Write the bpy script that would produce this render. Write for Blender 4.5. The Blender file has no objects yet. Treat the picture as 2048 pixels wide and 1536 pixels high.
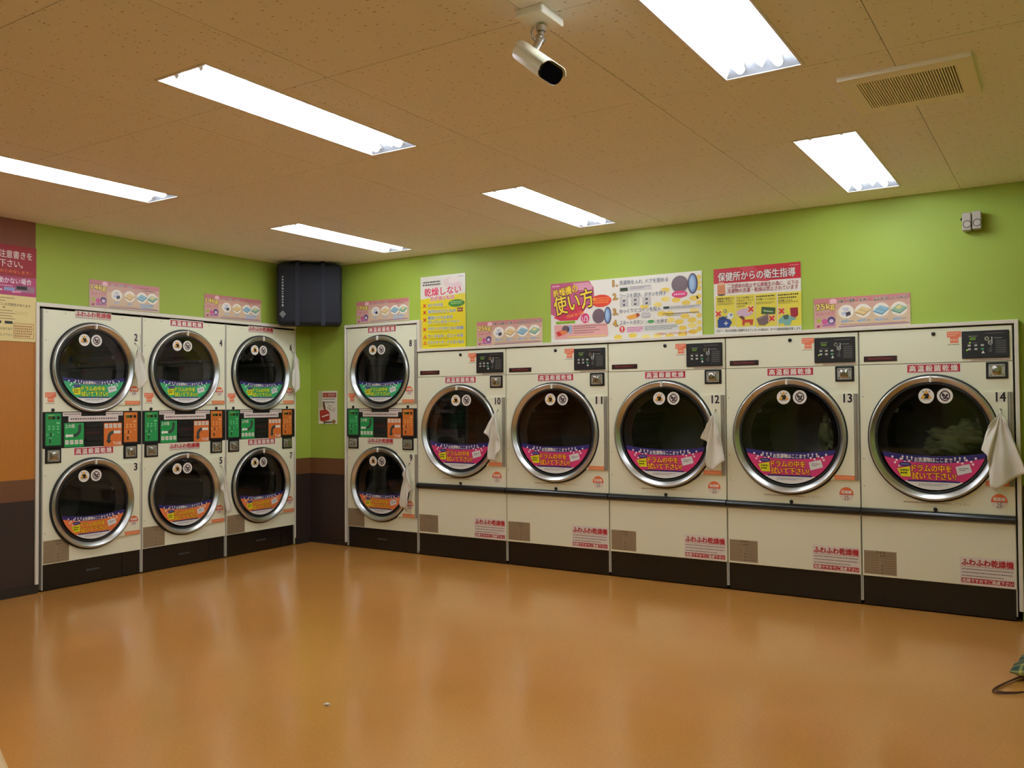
import bpy, bmesh, math, random
from mathutils import Vector, Matrix
random.seed(7)
PI = math.pi
S = bpy.context.scene
C = S.collection

# ------------------------------------------------------------------ camera, world, exposure
cam_d = bpy.data.cameras.new('camera'); cam_d.sensor_width = 36.0; cam_d.lens = 30.573
cam_d.clip_start = 0.05; cam_d.clip_end = 60
cam = bpy.data.objects.new('camera', cam_d); C.objects.link(cam); S.camera = cam
def aim(yaw, pitch, roll):
    fw = Vector((-math.sin(yaw)*math.cos(pitch), math.cos(yaw)*math.cos(pitch), math.sin(pitch)))
    r = Vector((math.cos(yaw), math.sin(yaw), 0)); u = r.cross(fw)
    r2 = math.cos(roll)*r + math.sin(roll)*u; u2 = -math.sin(roll)*r + math.cos(roll)*u
    return Matrix((r2, u2, -fw)).transposed().to_4x4()
cam.matrix_world = Matrix.Translation((6.0173, -5.8524, 1.2887)) @ aim(0.5716, 0.0213, -0.0071)
w = bpy.data.worlds.new('night'); S.world = w; w.use_nodes = True
w.node_tree.nodes['Background'].inputs[0].default_value = (0.004, 0.005, 0.008, 1)
TUBE_STRENGTH = 32.0
TUBE_COLOR = (0.96, 1.07, 1.20)
S.view_settings.view_transform = 'Standard'; S.view_settings.look = 'None'
S.view_settings.exposure = 0.0; S.view_settings.gamma = 1.0; S.view_settings.use_curve_mapping = False
S.cycles.max_bounces = 10; S.cycles.diffuse_bounces = 6; S.cycles.glossy_bounces = 5
S.cycles.transparent_max_bounces = 12; S.cycles.caustics_reflective = True; S.cycles.blur_glossy = 1.0; S.cycles.caustics_refractive = False
S.cycles.sample_clamp_indirect = 6.0

# ------------------------------------------------------------------ colour and material helpers
def lin(c):
    out = []
    for v in c[:3]:
        v = v/255.0
        out.append(v/12.92 if v <= 0.04045 else ((v+0.055)/1.055)**2.4)
    return (out[0], out[1], out[2], 1.0)

MATS = {}
def mat(name, rgb, rough=0.5, metal=0.0, spec=0.5, noise=0.0, nscale=30.0, bump=0.0, bscale=200.0, stretch=None, coat=0.0):
    if name in MATS: return MATS[name]
    m = bpy.data.materials.new(name); m.use_nodes = True
    nt = m.node_tree; b = nt.nodes['Principled BSDF']
    b.inputs['Base Color'].default_value = lin(rgb); b.inputs['Roughness'].default_value = rough
    b.inputs['Metallic'].default_value = metal; b.inputs['Specular IOR Level'].default_value = spec
    b.inputs['Coat Weight'].default_value = coat
    if noise or bump:
        tc = nt.nodes.new('ShaderNodeTexCoord'); vec = tc.outputs['Object']
        if stretch:
            mp = nt.nodes.new('ShaderNodeMapping'); mp.inputs['Scale'].default_value = stretch
            nt.links.new(vec, mp.inputs['Vector']); vec = mp.outputs['Vector']
        if noise:
            n = nt.nodes.new('ShaderNodeTexNoise'); n.inputs['Scale'].default_value = nscale; n.inputs['Detail'].default_value = 4
            nt.links.new(vec, n.inputs['Vector'])
            mx = nt.nodes.new('ShaderNodeMix'); mx.data_type = 'RGBA'
            c = lin(rgb)
            mx.inputs['A'].default_value = tuple(v*(1-noise) for v in c[:3])+(1,)
            mx.inputs['B'].default_value = tuple(min(1, v*(1+noise)) for v in c[:3])+(1,)
            nt.links.new(n.outputs['Fac'], mx.inputs['Factor']); nt.links.new(mx.outputs['Result'], b.inputs['Base Color'])
        if bump:
            n2 = nt.nodes.new('ShaderNodeTexNoise'); n2.inputs['Scale'].default_value = bscale; n2.inputs['Detail'].default_value = 3
            nt.links.new(vec, n2.inputs['Vector'])
            bp = nt.nodes.new('ShaderNodeBump'); bp.inputs['Strength'].default_value = bump; bp.inputs['Distance'].default_value = 0.002
            nt.links.new(n2.outputs['Fac'], bp.inputs['Height']); nt.links.new(bp.outputs['Normal'], b.inputs['Normal'])
    MATS[name] = m
    return m

def print_mat():
    m = bpy.data.materials.new('print'); m.use_nodes = True; nt = m.node_tree; b = nt.nodes['Principled BSDF']
    a = nt.nodes.new('ShaderNodeVertexColor'); a.layer_name = 'ink'
    nt.links.new(a.outputs['Color'], b.inputs['Base Color']); b.inputs['Roughness'].default_value = 0.38
    return m
PRINT = print_mat()

def tube_mat():
    m = bpy.data.materials.new('lit_tube'); m.use_nodes = True; nt = m.node_tree; nt.nodes.clear()
    o = nt.nodes.new('ShaderNodeOutputMaterial'); e = nt.nodes.new('ShaderNodeEmission')
    e.inputs[0].default_value = TUBE_COLOR + (1,); e.inputs[1].default_value = TUBE_STRENGTH
    nt.links.new(e.outputs[0], o.inputs[0]); return m
TUBE = tube_mat()

def lcd_mat():
    m = bpy.data.materials.new('lit_display'); m.use_nodes = True; b = m.node_tree.nodes['Principled BSDF']
    b.inputs['Base Color'].default_value = lin((60, 90, 10)); b.inputs['Emission Color'].default_value = lin((150, 200, 20)); b.inputs['Emission Strength'].default_value = 0.12
    return m
LCD = lcd_mat()
LED = LCD.copy(); LED.name = 'lit_indicator'; LED.node_tree.nodes['Principled BSDF'].inputs['Emission Strength'].default_value = 1.6

def glass_mat():
    m = bpy.data.materials.new('door_glass'); m.use_nodes = True; nt = m.node_tree; nt.nodes.clear()
    o = nt.nodes.new('ShaderNodeOutputMaterial'); t = nt.nodes.new('ShaderNodeBsdfTransparent'); g = nt.nodes.new('ShaderNodeBsdfGlossy')
    t.inputs[0].default_value = (0.78, 0.78, 0.76, 1); g.inputs['Roughness'].default_value = 0.02
    f = nt.nodes.new('ShaderNodeFresnel'); f.inputs[0].default_value = 1.5
    mx = nt.nodes.new('ShaderNodeMixShader')
    nt.links.new(f.outputs[0], mx.inputs[0]); nt.links.new(t.outputs[0], mx.inputs[1]); nt.links.new(g.outputs[0], mx.inputs[2])
    nt.links.new(mx.outputs[0], o.inputs[0]); return m
GLASS = glass_mat()

def floor_mat():
    m = bpy.data.materials.new('floor_vinyl'); m.use_nodes = True; nt = m.node_tree; b = nt.nodes['Principled BSDF']
    tc = nt.nodes.new('ShaderNodeTexCoord')
    n1 = nt.nodes.new('ShaderNodeTexNoise'); n1.inputs['Scale'].default_value = 80; n1.inputs['Detail'].default_value = 6
    n2 = nt.nodes.new('ShaderNodeTexNoise'); n2.inputs['Scale'].default_value = 1.3; n2.inputs['Detail'].default_value = 3
    for n in (n1, n2): nt.links.new(tc.outputs['Object'], n.inputs['Vector'])
    r1 = nt.nodes.new('ShaderNodeValToRGB'); r1.color_ramp.elements[0].position = 0.3; r1.color_ramp.elements[1].position = 0.72
    r1.color_ramp.elements[0].color = lin((198, 136, 63)); r1.color_ramp.elements[1].color = lin((208, 146, 71))
    nt.links.new(n1.outputs['Fac'], r1.inputs['Fac'])
    mx = nt.nodes.new('ShaderNodeMix'); mx.data_type = 'RGBA'; mx.blend_type = 'MULTIPLY'; mx.inputs['Factor'].default_value = 0.5
    r2 = nt.nodes.new('ShaderNodeValToRGB'); r2.color_ramp.elements[0].position = 0.3; r2.color_ramp.elements[1].position = 0.7
    r2.color_ramp.elements[0].color = (0.86, 0.84, 0.8, 1); r2.color_ramp.elements[1].color = (1, 1, 1, 1)
    nt.links.new(n2.outputs['Fac'], r2.inputs['Fac'])
    nt.links.new(r1.outputs['Color'], mx.inputs['A']); nt.links.new(r2.outputs['Color'], mx.inputs['B'])
    nt.links.new(mx.outputs['Result'], b.inputs['Base Color'])
    mr = nt.nodes.new('ShaderNodeMapRange'); mr.inputs['To Min'].default_value = 0.13; mr.inputs['To Max'].default_value = 0.22
    nt.links.new(n2.outputs['Fac'], mr.inputs['Value']); nt.links.new(mr.outputs['Result'], b.inputs['Roughness'])
    b.inputs['Specular IOR Level'].default_value = 0.72
    bp = nt.nodes.new('ShaderNodeBump'); bp.inputs['Strength'].default_value = 0.012; bp.inputs['Distance'].default_value = 0.002
    nt.links.new(n1.outputs['Fac'], bp.inputs['Height']); nt.links.new(bp.outputs['Normal'], b.inputs['Normal'])
    return m

def ceiling_mat():
    m = bpy.data.materials.new('ceiling_board'); m.use_nodes = True; nt = m.node_tree; b = nt.nodes['Principled BSDF']
    tc = nt.nodes.new('ShaderNodeTexCoord')
    nz = nt.nodes.new('ShaderNodeTexNoise'); nz.inputs['Scale'].default_value = 7; nz.inputs['Detail'].default_value = 2
    nt.links.new(tc.outputs['Object'], nz.inputs['Vector'])
    mp = nt.nodes.new('ShaderNodeMapping'); mp.inputs['Scale'].default_value = (24, 44, 1)
    add = nt.nodes.new('ShaderNodeVectorMath'); add.operation = 'MULTIPLY_ADD'
    add.inputs[1].default_value = (0.06, 0.06, 0.0)
    nt.links.new(nz.outputs['Color'], add.inputs[0]); nt.links.new(tc.outputs['Object'], add.inputs[2])
    nt.links.new(add.outputs['Vector'], mp.inputs['Vector'])
    v = nt.nodes.new('ShaderNodeTexVoronoi'); v.inputs['Scale'].default_value = 1.0; v.voronoi_dimensions = '2D'
    nt.links.new(mp.outputs['Vector'], v.inputs['Vector'])
    sep = nt.nodes.new('ShaderNodeSeparateColor'); nt.links.new(v.outputs['Color'], sep.inputs['Color'])
    ml = nt.nodes.new('ShaderNodeMath'); ml.operation = 'MULTIPLY_ADD'; ml.inputs[1].default_value = 0.23; ml.inputs[2].default_value = -0.09
    nt.links.new(sep.outputs['Red'], ml.inputs[0])
    lt = nt.nodes.new('ShaderNodeMath'); lt.operation = 'LESS_THAN'
    nt.links.new(v.outputs['Distance'], lt.inputs[0]); nt.links.new(ml.outputs[0], lt.inputs[1])
    mx = nt.nodes.new('ShaderNodeMix'); mx.data_type = 'RGBA'
    mx.inputs['A'].default_value = lin((246, 245, 244)); mx.inputs['B'].default_value = lin((196, 180, 162))
    nt.links.new(lt.outputs[0], mx.inputs['Factor']); nt.links.new(mx.outputs['Result'], b.inputs['Base Color'])
    b.inputs['Roughness'].default_value = 0.85; b.inputs['Specular IOR Level'].default_value = 0.2
    return m

def plaid_mat():
    m = bpy.data.materials.new('green_plaid'); m.use_nodes = True; nt = m.node_tree; b = nt.nodes['Principled BSDF']
    tc = nt.nodes.new('ShaderNodeTexCoord'); prev = None
    for d in ('X', 'Y'):
        wv = nt.nodes.new('ShaderNodeTexWave'); wv.bands_direction = d; wv.inputs['Scale'].default_value = 5.0; wv.wave_profile = 'SIN'
        nt.links.new(tc.outputs['Object'], wv.inputs['Vector'])
        rp = nt.nodes.new('ShaderNodeValToRGB'); rp.color_ramp.interpolation = 'CONSTANT'
        rp.color_ramp.elements[0].color = lin((36, 66, 54)); rp.color_ramp.elements[1].position = 0.55; rp.color_ramp.elements[1].color = lin((66, 84, 62))
        e = rp.color_ramp.elements.new(0.9); e.color = lin((170, 160, 74))
        nt.links.new(wv.outputs['Fac'], rp.inputs['Fac'])
        if prev is None: prev = rp.outputs['Color']
        else:
            mx = nt.nodes.new('ShaderNodeMix'); mx.data_type = 'RGBA'; mx.inputs['Factor'].default_value = 0.5
            nt.links.new(prev, mx.inputs['A']); nt.links.new(rp.outputs['Color'], mx.inputs['B'])
            nt.links.new(mx.outputs['Result'], b.inputs['Base Color'])
    b.inputs['Roughness'].default_value = 0.9
    return m

def drum_mat():
    m = bpy.data.materials.new('drum_steel'); m.use_nodes = True; nt = m.node_tree; b = nt.nodes['Principled BSDF']
    tc = nt.nodes.new('ShaderNodeTexCoord'); v = nt.nodes.new('ShaderNodeTexVoronoi'); v.inputs['Scale'].default_value = 70; v.inputs['Randomness'].default_value = 0.0
    nt.links.new(tc.outputs['Object'], v.inputs['Vector'])
    rp = nt.nodes.new('ShaderNodeValToRGB'); rp.color_ramp.interpolation = 'CONSTANT'
    rp.color_ramp.elements[0].color = lin((84, 82, 78)); rp.color_ramp.elements[1].position = 0.3; rp.color_ramp.elements[1].color = lin((150, 146, 138))
    nt.links.new(v.outputs['Distance'], rp.inputs['Fac']); nt.links.new(rp.outputs['Color'], b.inputs['Base Color'])
    b.inputs['Metallic'].default_value = 0.5; b.inputs['Roughness'].default_value = 0.5
    return m

M_CREAM = mat('cream_enamel', (237, 236, 208), 0.38, spec=0.45, bump=0.05, bscale=420)
M_FRAME = mat('white_frame_paint', (226, 220, 204), 0.4)
M_EDGE = mat('cabinet_edge', (176, 172, 160), 0.4)
M_DARK = mat('dark_gap', (10, 9, 8), 0.8)
M_BLACK = mat('black_kick_plate', (14, 12, 11), 0.32, noise=0.2, nscale=8)
M_PLASTIC = mat('black_plastic', (17, 16, 16), 0.35)
M_PANEL = mat('black_panel', (24, 22, 22), 0.28)
M_CHROME = mat('stainless_ring', (204, 205, 203), 0.30, metal=1.0)
M_LOCK = mat('lock_chrome', (190, 186, 178), 0.22, metal=1.0)
M_LOCKD = mat('lock_dark_steel', (72, 70, 68), 0.25, metal=1.0)
M_LOCKP = mat('brushed_lock_plate', (206, 204, 198), 0.36, metal=1.0)
M_HINGE = mat('hinge_steel', (172, 166, 154), 0.4, metal=0.5)
M_RUBBER = mat('black_rubber', (12, 12, 12), 0.55)
M_PLATE = mat('etched_plate', (150, 132, 104), 0.35, metal=0.35, noise=0.18, nscale=60, stretch=(1, 1, 14))
M_WHITEPIN = mat('white_plastic', (230, 226, 214), 0.4)
M_DRUM = drum_mat()
M_TUB = mat('tub_steel', (70, 66, 66), 0.4, metal=0.7)
M_CLOTH = mat('white_cotton', (226, 222, 208), 0.9, bump=0.25, bscale=500)
M_GREEN = mat('green_wall_paint', (156, 177, 64), 0.6, noise=0.03, nscale=5, bump=0.12, bscale=320)
M_STRIPE = mat('brown_stripe', (104, 66, 36), 0.5, noise=0.08, nscale=20)
M_WAINS = mat('dark_wainscot', (46, 32, 26), 0.5, noise=0.12, nscale=14, stretch=(6, 6, 0.6))
M_BASE = mat('dark_baseboard', (34, 28, 24), 0.45)
M_WOOD = mat('orange_wood', (174, 108, 32), 0.45, noise=0.16, nscale=9, stretch=(14, 14, 0.7))
M_WOODD = mat('red_wood', (124, 70, 44), 0.5, noise=0.16, nscale=9, stretch=(14, 14, 0.7))
M_REFL = mat('lamp_reflector', (240, 238, 230), 0.35)
M_VENT = mat('vent_plastic', (246, 240, 222), 0.5)
M_NAVY = mat('navy_cover', (18, 20, 30), 0.75, bump=0.3, bscale=90, noise=0.15, nscale=6)
M_STRAP = mat('navy_strap', (16, 18, 34), 0.7)
M_CAM = mat('cream_camera', (238, 234, 206), 0.3)
M_LENS = mat('black_lens_cover', (8, 7, 9), 0.08)
M_SPK = mat('grey_speaker', (178, 168, 156), 0.42, metal=0.2)
M_CORD = mat('brown_cord', (84, 46, 24), 0.6)
M_TABLE = mat('pale_wood', (206, 166, 104), 0.4, noise=0.12, nscale=8, stretch=(2, 16, 2))
M_LAUND = mat('pale_green_laundry', (168, 176, 128), 0.95, noise=0.35, nscale=9, bump=0.5, bscale=40)

# ------------------------------------------------------------------ mesh helpers
class MB:
    def __init__(s): s.bm = bmesh.new()
    def box(s, x0, y0, z0, x1, y1, z1, bev=0.0, seg=1):
        t = bmesh.new()
        bmesh.ops.create_cube(t, size=1.0)
        for v in t.verts:
            v.co = Vector((x0+(v.co.x+.5)*(x1-x0), y0+(v.co.y+.5)*(y1-y0), z0+(v.co.z+.5)*(z1-z0)))
        if bev: bmesh.ops.bevel(t, geom=t.edges[:], offset=bev, segments=seg, profile=0.5, affect='EDGES')
        s.merge(t); return s
    def merge(s, t, M=None):
        me = bpy.data.meshes.new('t'); t.to_mesh(me); t.free()
        if M: me.transform(M)
        s.bm.from_mesh(me); bpy.data.meshes.remove(me)
    def cyl(s, p, q, r, n=16, r2=None, cap=True):
        p = Vector(p); q = Vector(q); d = q-p; t = bmesh.new()
        bmesh.ops.create_cone(t, cap_ends=cap, segments=n, radius1=r, radius2=r if r2 is None else r2, depth=d.length)
        M = Matrix.Translation((p+q)/2) @ d.to_track_quat('Z', 'Y').to_matrix().to_4x4()
        s.merge(t, M); return s
    def lathe_y(s, cx, cz, prof, n=80):
        # prof: list of (radius, y); revolved round an axis along y
        rings = []
        for (r, y) in prof:
            rings.append([s.bm.verts.new((cx+r*math.cos(2*PI*i/n), y, cz+r*math.sin(2*PI*i/n))) for i in range(n)])
        for a, b in zip(rings, rings[1:]):
            for i in range(n):
                j = (i+1) % n
                s.bm.faces.new((a[i], a[j], b[j], b[i]))
        return s
    def disc_y(s, cx, cz, r, y, n=64):
        vs = [s.bm.verts.new((cx+r*math.cos(2*PI*i/n), y, cz+r*math.sin(2*PI*i/n))) for i in range(n)]
        s.bm.faces.new(vs); return s
    def tube(s, pts, r, n=8, close=False):
        pts = [Vector(p) for p in pts]; rings = []
        for i, p in enumerate(pts):
            a = pts[max(i-1, 0)]; b = pts[min(i+1, len(pts)-1)]; d = (b-a).normalized()
            q = d.to_track_quat('Z', 'Y').to_matrix()
            rings.append([s.bm.verts.new(p + q @ Vector((r*math.cos(2*PI*k/n), r*math.sin(2*PI*k/n), 0))) for k in range(n)])
        for a, b in zip(rings, rings[1:]):
            for k in range(n): s.bm.faces.new((a[k], a[(k+1) % n], b[(k+1) % n], b[k]))
        s.bm.faces.new(rings[0][::-1]); s.bm.faces.new(rings[-1]); return s
    def panel_hole(s, x0, z0, x1, z1, cx, cz, r, y, th, n=64):
        # front panel with a round hole; thickness th towards +y
        angs = [2*PI*i/n for i in range(n)]
        for X, Z in ((x0, z0), (x1, z0), (x1, z1), (x0, z1)): angs.append(math.atan2(Z-cz, X-cx) % (2*PI))
        angs = sorted(set(round(a, 6) for a in angs)); inn = []; out = []; inb = []; outb = []
        for a in angs:
            c, sn = math.cos(a), math.sin(a)
            tx = ((x1-cx)/c if c > 1e-9 else ((x0-cx)/c if c < -1e-9 else 1e9))
            tz = ((z1-cz)/sn if sn > 1e-9 else ((z0-cz)/sn if sn < -1e-9 else 1e9))
            t = min(tx, tz)
            inn.append(s.bm.verts.new((cx+r*c, y, cz+r*sn))); out.append(s.bm.verts.new((cx+t*c, y, cz+t*sn)))
            inb.append(s.bm.verts.new((cx+r*c, y+th, cz+r*sn))); outb.append(s.bm.verts.new((cx+t*c, y+th, cz+t*sn)))
        k = len(angs)
        for i in range(k):
            j = (i+1) % k
            s.bm.faces.new((inn[i], out[i], out[j], inn[j])); s.bm.faces.new((out[i], outb[i], outb[j], out[j]))
            s.bm.faces.new((inb[i], inn[i], inn[j], inb[j]))
        return s
    def mesh(s, name, smooth=None):
        bmesh.ops.recalc_face_normals(s.bm, faces=s.bm.faces[:])
        me = bpy.data.meshes.new(name); s.bm.to_mesh(me); s.bm.free()
        if smooth is not None:
            for p in me.polygons: p.use_smooth = True
            me.set_sharp_from_angle(angle=math.radians(smooth))
        return me

def place(name, me, material=None, parent=None, loc=(0, 0, 0), rotz=0.0):
    o = bpy.data.objects.new(name, me); C.objects.link(o)
    if material is not None and not me.materials: me.materials.append(material)
    o.location = loc; o.rotation_euler = (0, 0, rotz)
    if parent: o.parent = parent
    return o
CACHE = {}
def cached(key, fn):
    if key not in CACHE: CACHE[key] = fn()
    return CACHE[key]
def tag(o, label, cat, group=None, kind=None):
    if label: o['label'] = label
    if cat: o['category'] = cat
    if group: o['group'] = group
    if kind: o['kind'] = kind
    return o
def thing(name, label, cat, loc=(0, 0, 0), rotz=0.0, group=None, scale=(1, 1, 1)):
    o = bpy.data.objects.new(name, None); C.objects.link(o); o.empty_display_size = 0.1
    o.location = loc; o.rotation_euler = (0, 0, rotz); o.scale = scale
    return tag(o, label, cat, group)
def struct(name, me, material=None, parent=None):
    o = place(name, me, material, parent)
    if parent is None: o['kind'] = 'structure'
    return o
def boxes(name, lst, bev=0.0):
    b = MB()
    for t in lst: b.box(*t, bev=bev)
    return b.mesh(name)

# ------------------------------------------------------------------ flat print: coloured shapes and lettering on thin layers
TXT = {}
def glyphs(s):
    if s in TXT: return TXT[s]
    cu = bpy.data.curves.new('lettering', 'FONT'); cu.body = s; cu.resolution_u = 2
    o = bpy.data.objects.new('lettering', cu); C.objects.link(o)
    dg = bpy.context.evaluated_depsgraph_get()
    me = bpy.data.meshes.new_from_object(o.evaluated_get(dg))
    vs = [(v.co.x, v.co.y) for v in me.vertices]; fs = [tuple(p.vertices) for p in me.polygons]
    bpy.data.objects.remove(o); bpy.data.curves.remove(cu); bpy.data.meshes.remove(me)
    xs = [v[0] for v in vs]; ys = [v[1] for v in vs]
    TXT[s] = (vs, fs, (min(xs), min(ys), max(xs), max(ys)))
    return TXT[s]

EPS = 0.0004
class Canvas:
    def __init__(s, y=0.0): s.v = []; s.f = []; s.c = []; s.y = y
    def _add(s, pts, faces, col, layer):
        n = len(s.v); y = s.y-layer*EPS
        s.v += [(p[0], y, p[1]) for p in pts]
        for f in faces: s.f.append(tuple(n+i for i in f)); s.c.append(col)
    def poly(s, pts, col, layer=1): s._add(pts, [tuple(range(len(pts)))], col, layer); return s
    def rect(s, x0, z0, x1, z1, col, layer=1): return s.poly([(x0, z0), (x1, z0), (x1, z1), (x0, z1)], col, layer)
    def ell(s, cx, cz, rx, rz, col, layer=1, n=28, a0=0.0, a1=2*PI):
        full = abs(a1-a0-2*PI) < 1e-6
        pts = [(cx+rx*math.cos(a0+(a1-a0)*i/n), cz+rz*math.sin(a0+(a1-a0)*i/n)) for i in range(n if full else n+1)]
        return s.poly(pts, col, layer)
    def ring(s, cx, cz, r0, r1, col, layer=1, n=28):
        pts = [(cx+r0*math.cos(2*PI*i/n), cz+r0*math.sin(2*PI*i/n)) for i in range(n)]+[(cx+r1*math.cos(2*PI*i/n), cz+r1*math.sin(2*PI*i/n)) for i in range(n)]
        s._add(pts, [(i, (i+1) % n, n+(i+1) % n, n+i) for i in range(n)], col, layer); return s
    def line(s, a, b, wd, col, layer=1):
        a = Vector(a); b = Vector(b); d = (b-a).normalized(); p = Vector((-d.y, d.x))*wd/2
        return s.poly([tuple(a-p), tuple(b-p), tuple(b+p), tuple(a+p)], col, layer)
    def text(s, t, x0, z0, x1, z1, col, layer=2, bold=0.0, rot=0.0, shear=0.0, outline=None, ow=0.05):
        # bold and outlined lettering is overprinted with slightly shifted copies of the same letters
        vs, fs, bb = glyphs(t)
        sx = (x1-x0)/max(bb[2]-bb[0], 1e-6); sz = (z1-z0)/max(bb[3]-bb[1], 1e-6)
        cx, cz = (x0+x1)/2, (z0+z1)/2; c, sn = math.cos(rot), math.sin(rot)
        def put(dx, dz, cl, la):
            pts = []
            for (x, y) in vs:
                X = x0+(x+dx-bb[0])*sx-cx; Z = z0+(y+dz-bb[1])*sz-cz; X += shear*Z
                pts.append((cx+X*c-Z*sn, cz+X*sn+Z*c))
            s._add(pts, fs, cl, la)
        if outline is not None:
            for k in range(8): put((bold+ow)*math.cos(PI*k/4), (bold+ow)*math.sin(PI*k/4), outline, layer+k*.02)
            layer += 1
        if bold:
            for k, (dx, dz) in enumerate(((1, 1), (-1, 1), (-1, -1), (1, -1))): put(dx*bold*.8, dz*bold*.5, col, layer+k*.02)
        else: put(0, 0, col, layer)
        return s
    def scribble(s, x0, z0, x1, z1, col, layer=2, rows=1, gap=0.45, rnd=None):
        # unreadably small print: rows of little dashes
        r = random.Random(rnd if rnd is not None else int((x0+z0*7+x1*3)*1000))
        h = (z1-z0)/rows
        for k in range(rows):
            z = z1-(k+1)*h+h*gap/2; x = x0; end = x1 if k < rows-1 or rows == 1 else x0+(x1-x0)*r.uniform(.6, .95)
            while x < end:
                wd = h*r.uniform(.35, .75); s.rect(x, z, min(x+wd, end), z+h*(1-gap), col, layer); x += wd+h*r.uniform(.18, .32)
        return s
    def cross(s, cx, cz, r, col, layer=3, wd=None, outline=None):
        wd = wd or r*.55
        if outline:
            for sg in (1, -1): s.line((cx-r*1.2, cz-sg*r*1.2), (cx+r*1.2, cz+sg*r*1.2), wd*1.7, outline, layer)
            layer += 1
        for sg in (1, -1): s.line((cx-r, cz-sg*r), (cx+r, cz+sg*r), wd, col, layer+(sg > 0)*.4)
        return s
    def mesh(s, name='print'):
        me = bpy.data.meshes.new(name); me.from_pydata(s.v, [], s.f)
        at = me.color_attributes.new('ink', 'FLOAT_COLOR', 'CORNER'); i = 0; data = []
        for f, c in zip(s.f, s.c): data += list(lin(c))*len(f)
        at.data.foreach_set('color', data)
        me.materials.append(PRINT); me.update()
        # every face looks towards -y
        for p in me.polygons:
            if p.normal.y > 0: p.flip()
        return me

# ------------------------------------------------------------------ the room
ZC = 2.557; XR = 7.05; YF = -7.2
FB = -0.037          # front plane of the machines in the back wall
FL = 0.010           # front plane of the machines in the left wall
b = MB(); b.box(-1.05, YF-.06, -0.08, XR+.06, 1.10, 0.0); struct('floor', b.mesh('floor'), floor_mat())

struct('wall_back', boxes('wall_back', [(-0.06, 0, 0, .484, .06, ZC), (.484, 0, 1.985, 1.322, .06, ZC), (1.322, 0, 1.735, 5.760, .06, ZC), (5.760, 0, 0, XR+.06, .06, ZC)]), M_GREEN)
struct('wall_left', boxes('wall_left', [(-.06, YF, 0, 0, -2.585, ZC), (-.06, -2.585, 1.985, 0, -.200, ZC), (-.06, -.200, 0, 0, 0, ZC)]), M_GREEN)
struct('wall_right', boxes('wall_right', [(XR, YF, 0, XR+.06, 0, ZC)]), M_GREEN)
M_BLOCK = mat('service_wall', (120, 116, 110), .9)
struct('wall_service_back', boxes('wall_service_back', [(-1.05, 1.04, 0, XR+.06, 1.10, ZC+.14), (XR, .06, 0, XR+.06, 1.04, ZC+.14)]), M_BLOCK)
struct('wall_service_left', boxes('wall_service_left', [(-1.05, YF-.06, 0, -.99, 1.04, ZC+.14)]), M_BLOCK)
# front wall behind the camera: low wall and night windows
struct('wall_front', boxes('wall_front', [(-.99, YF-.06, 0, 2.6, YF, ZC), (4.6, YF-.06, 0, XR+.06, YF, ZC), (2.6, YF-.06, 2.15, 4.6, YF, ZC)]), M_GREEN)
M_NIGHT = mat('night_glass', (10, 12, 16), 0.03)
fr = struct('window_1', boxes('window', [(2.6, YF-.05, 0, 2.65, YF-.005, 2.15), (4.55, YF-.05, 0, 4.6, YF-.005, 2.15), (3.57, YF-.05, .05, 3.63, YF-.005, 2.1), (2.65, YF-.05, 0, 4.55, YF-.005, .05), (2.65, YF-.05, 2.1, 4.55, YF-.005, 2.15)]), M_HINGE)
for x0, x1 in ((2.65, 3.57), (3.63, 4.55)): place('pane', boxes('pane', [(x0, YF-.035, .05, x1, YF-.025, 2.1)]), M_NIGHT, fr)

# wainscot: dark boards, brown stripe, dark plinth
def wains(n, x0, y0, x1, y1):
    struct('trim_%d' % n, boxes('trim', [(x0, y0, .06, x1, y1, .642)]), M_WAINS)
def stripe(n, x0, y0, x1, y1): struct('trim_%d' % n, boxes('trim', [(x0, y0, .642, x1, y1, .787)]), M_STRIPE)
wains(1, 0, -.006, .476, 0); stripe(2, 0, -.008, .476, 0)
wains(3, 0, -.196, .006, -.006); stripe(4, 0, -.196, .008, -.008)
wains(5, 5.770, -.006, XR, 0); stripe(6, 5.770, -.008, XR, 0)
wains(7, 0, YF, .010, -2.590); stripe(8, 0, YF, .012, -2.590)
wains(9, XR-.006, YF, XR, -.006); stripe(10, XR-.008, YF, XR, -.008)
struct('baseboard_back', boxes('baseboard', [(0.012, -.012, 0, .480, 0, .06), (5.775, -.012, 0, XR, 0, .06)]), M_BASE)
struct('baseboard_left', boxes('baseboard', [(0, -.196, 0, .012, 0, .06), (0, YF, 0, .014, -2.566, .06)]), M_BASE)
struct('baseboard_right', boxes('baseboard', [(XR-.012, YF, 0, XR, -.012, .06)]), M_BASE)
# wooden cladding on the left wall, nearer the camera
cl = struct('trim_11', boxes('trim', [(0, YF, .787, .008, -2.590, 2.2)]), M_WOOD)
struct('trim_12', boxes('trim', [(0, YF, 2.2, .008, -2.590, ZC)]), M_WOODD)
# white frames round the two banks of machines
struct('trim_13', boxes('trim', [(0, -2.590, .062, .022, -2.566, 2.007), (0, -2.566, 1.980, .022, -.196, 2.007), (0, -.2105, .062, .012, -.196, 1.980)], bev=.002), M_FRAME)
struct('trim_14', boxes('trim', [(.478, -.050, .04, .493, .0, 2.000), (.493, -.050, 1.974, 1.3205, 0, 2.000), (1.3205, -.050, 1.728, 1.346, 0, 2.000), (1.346, -.050, 1.728, 5.744, 0, 1.750), (5.744, -.050, .065, 5.766, 0, 1.750)], bev=.002), M_FRAME)

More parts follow.
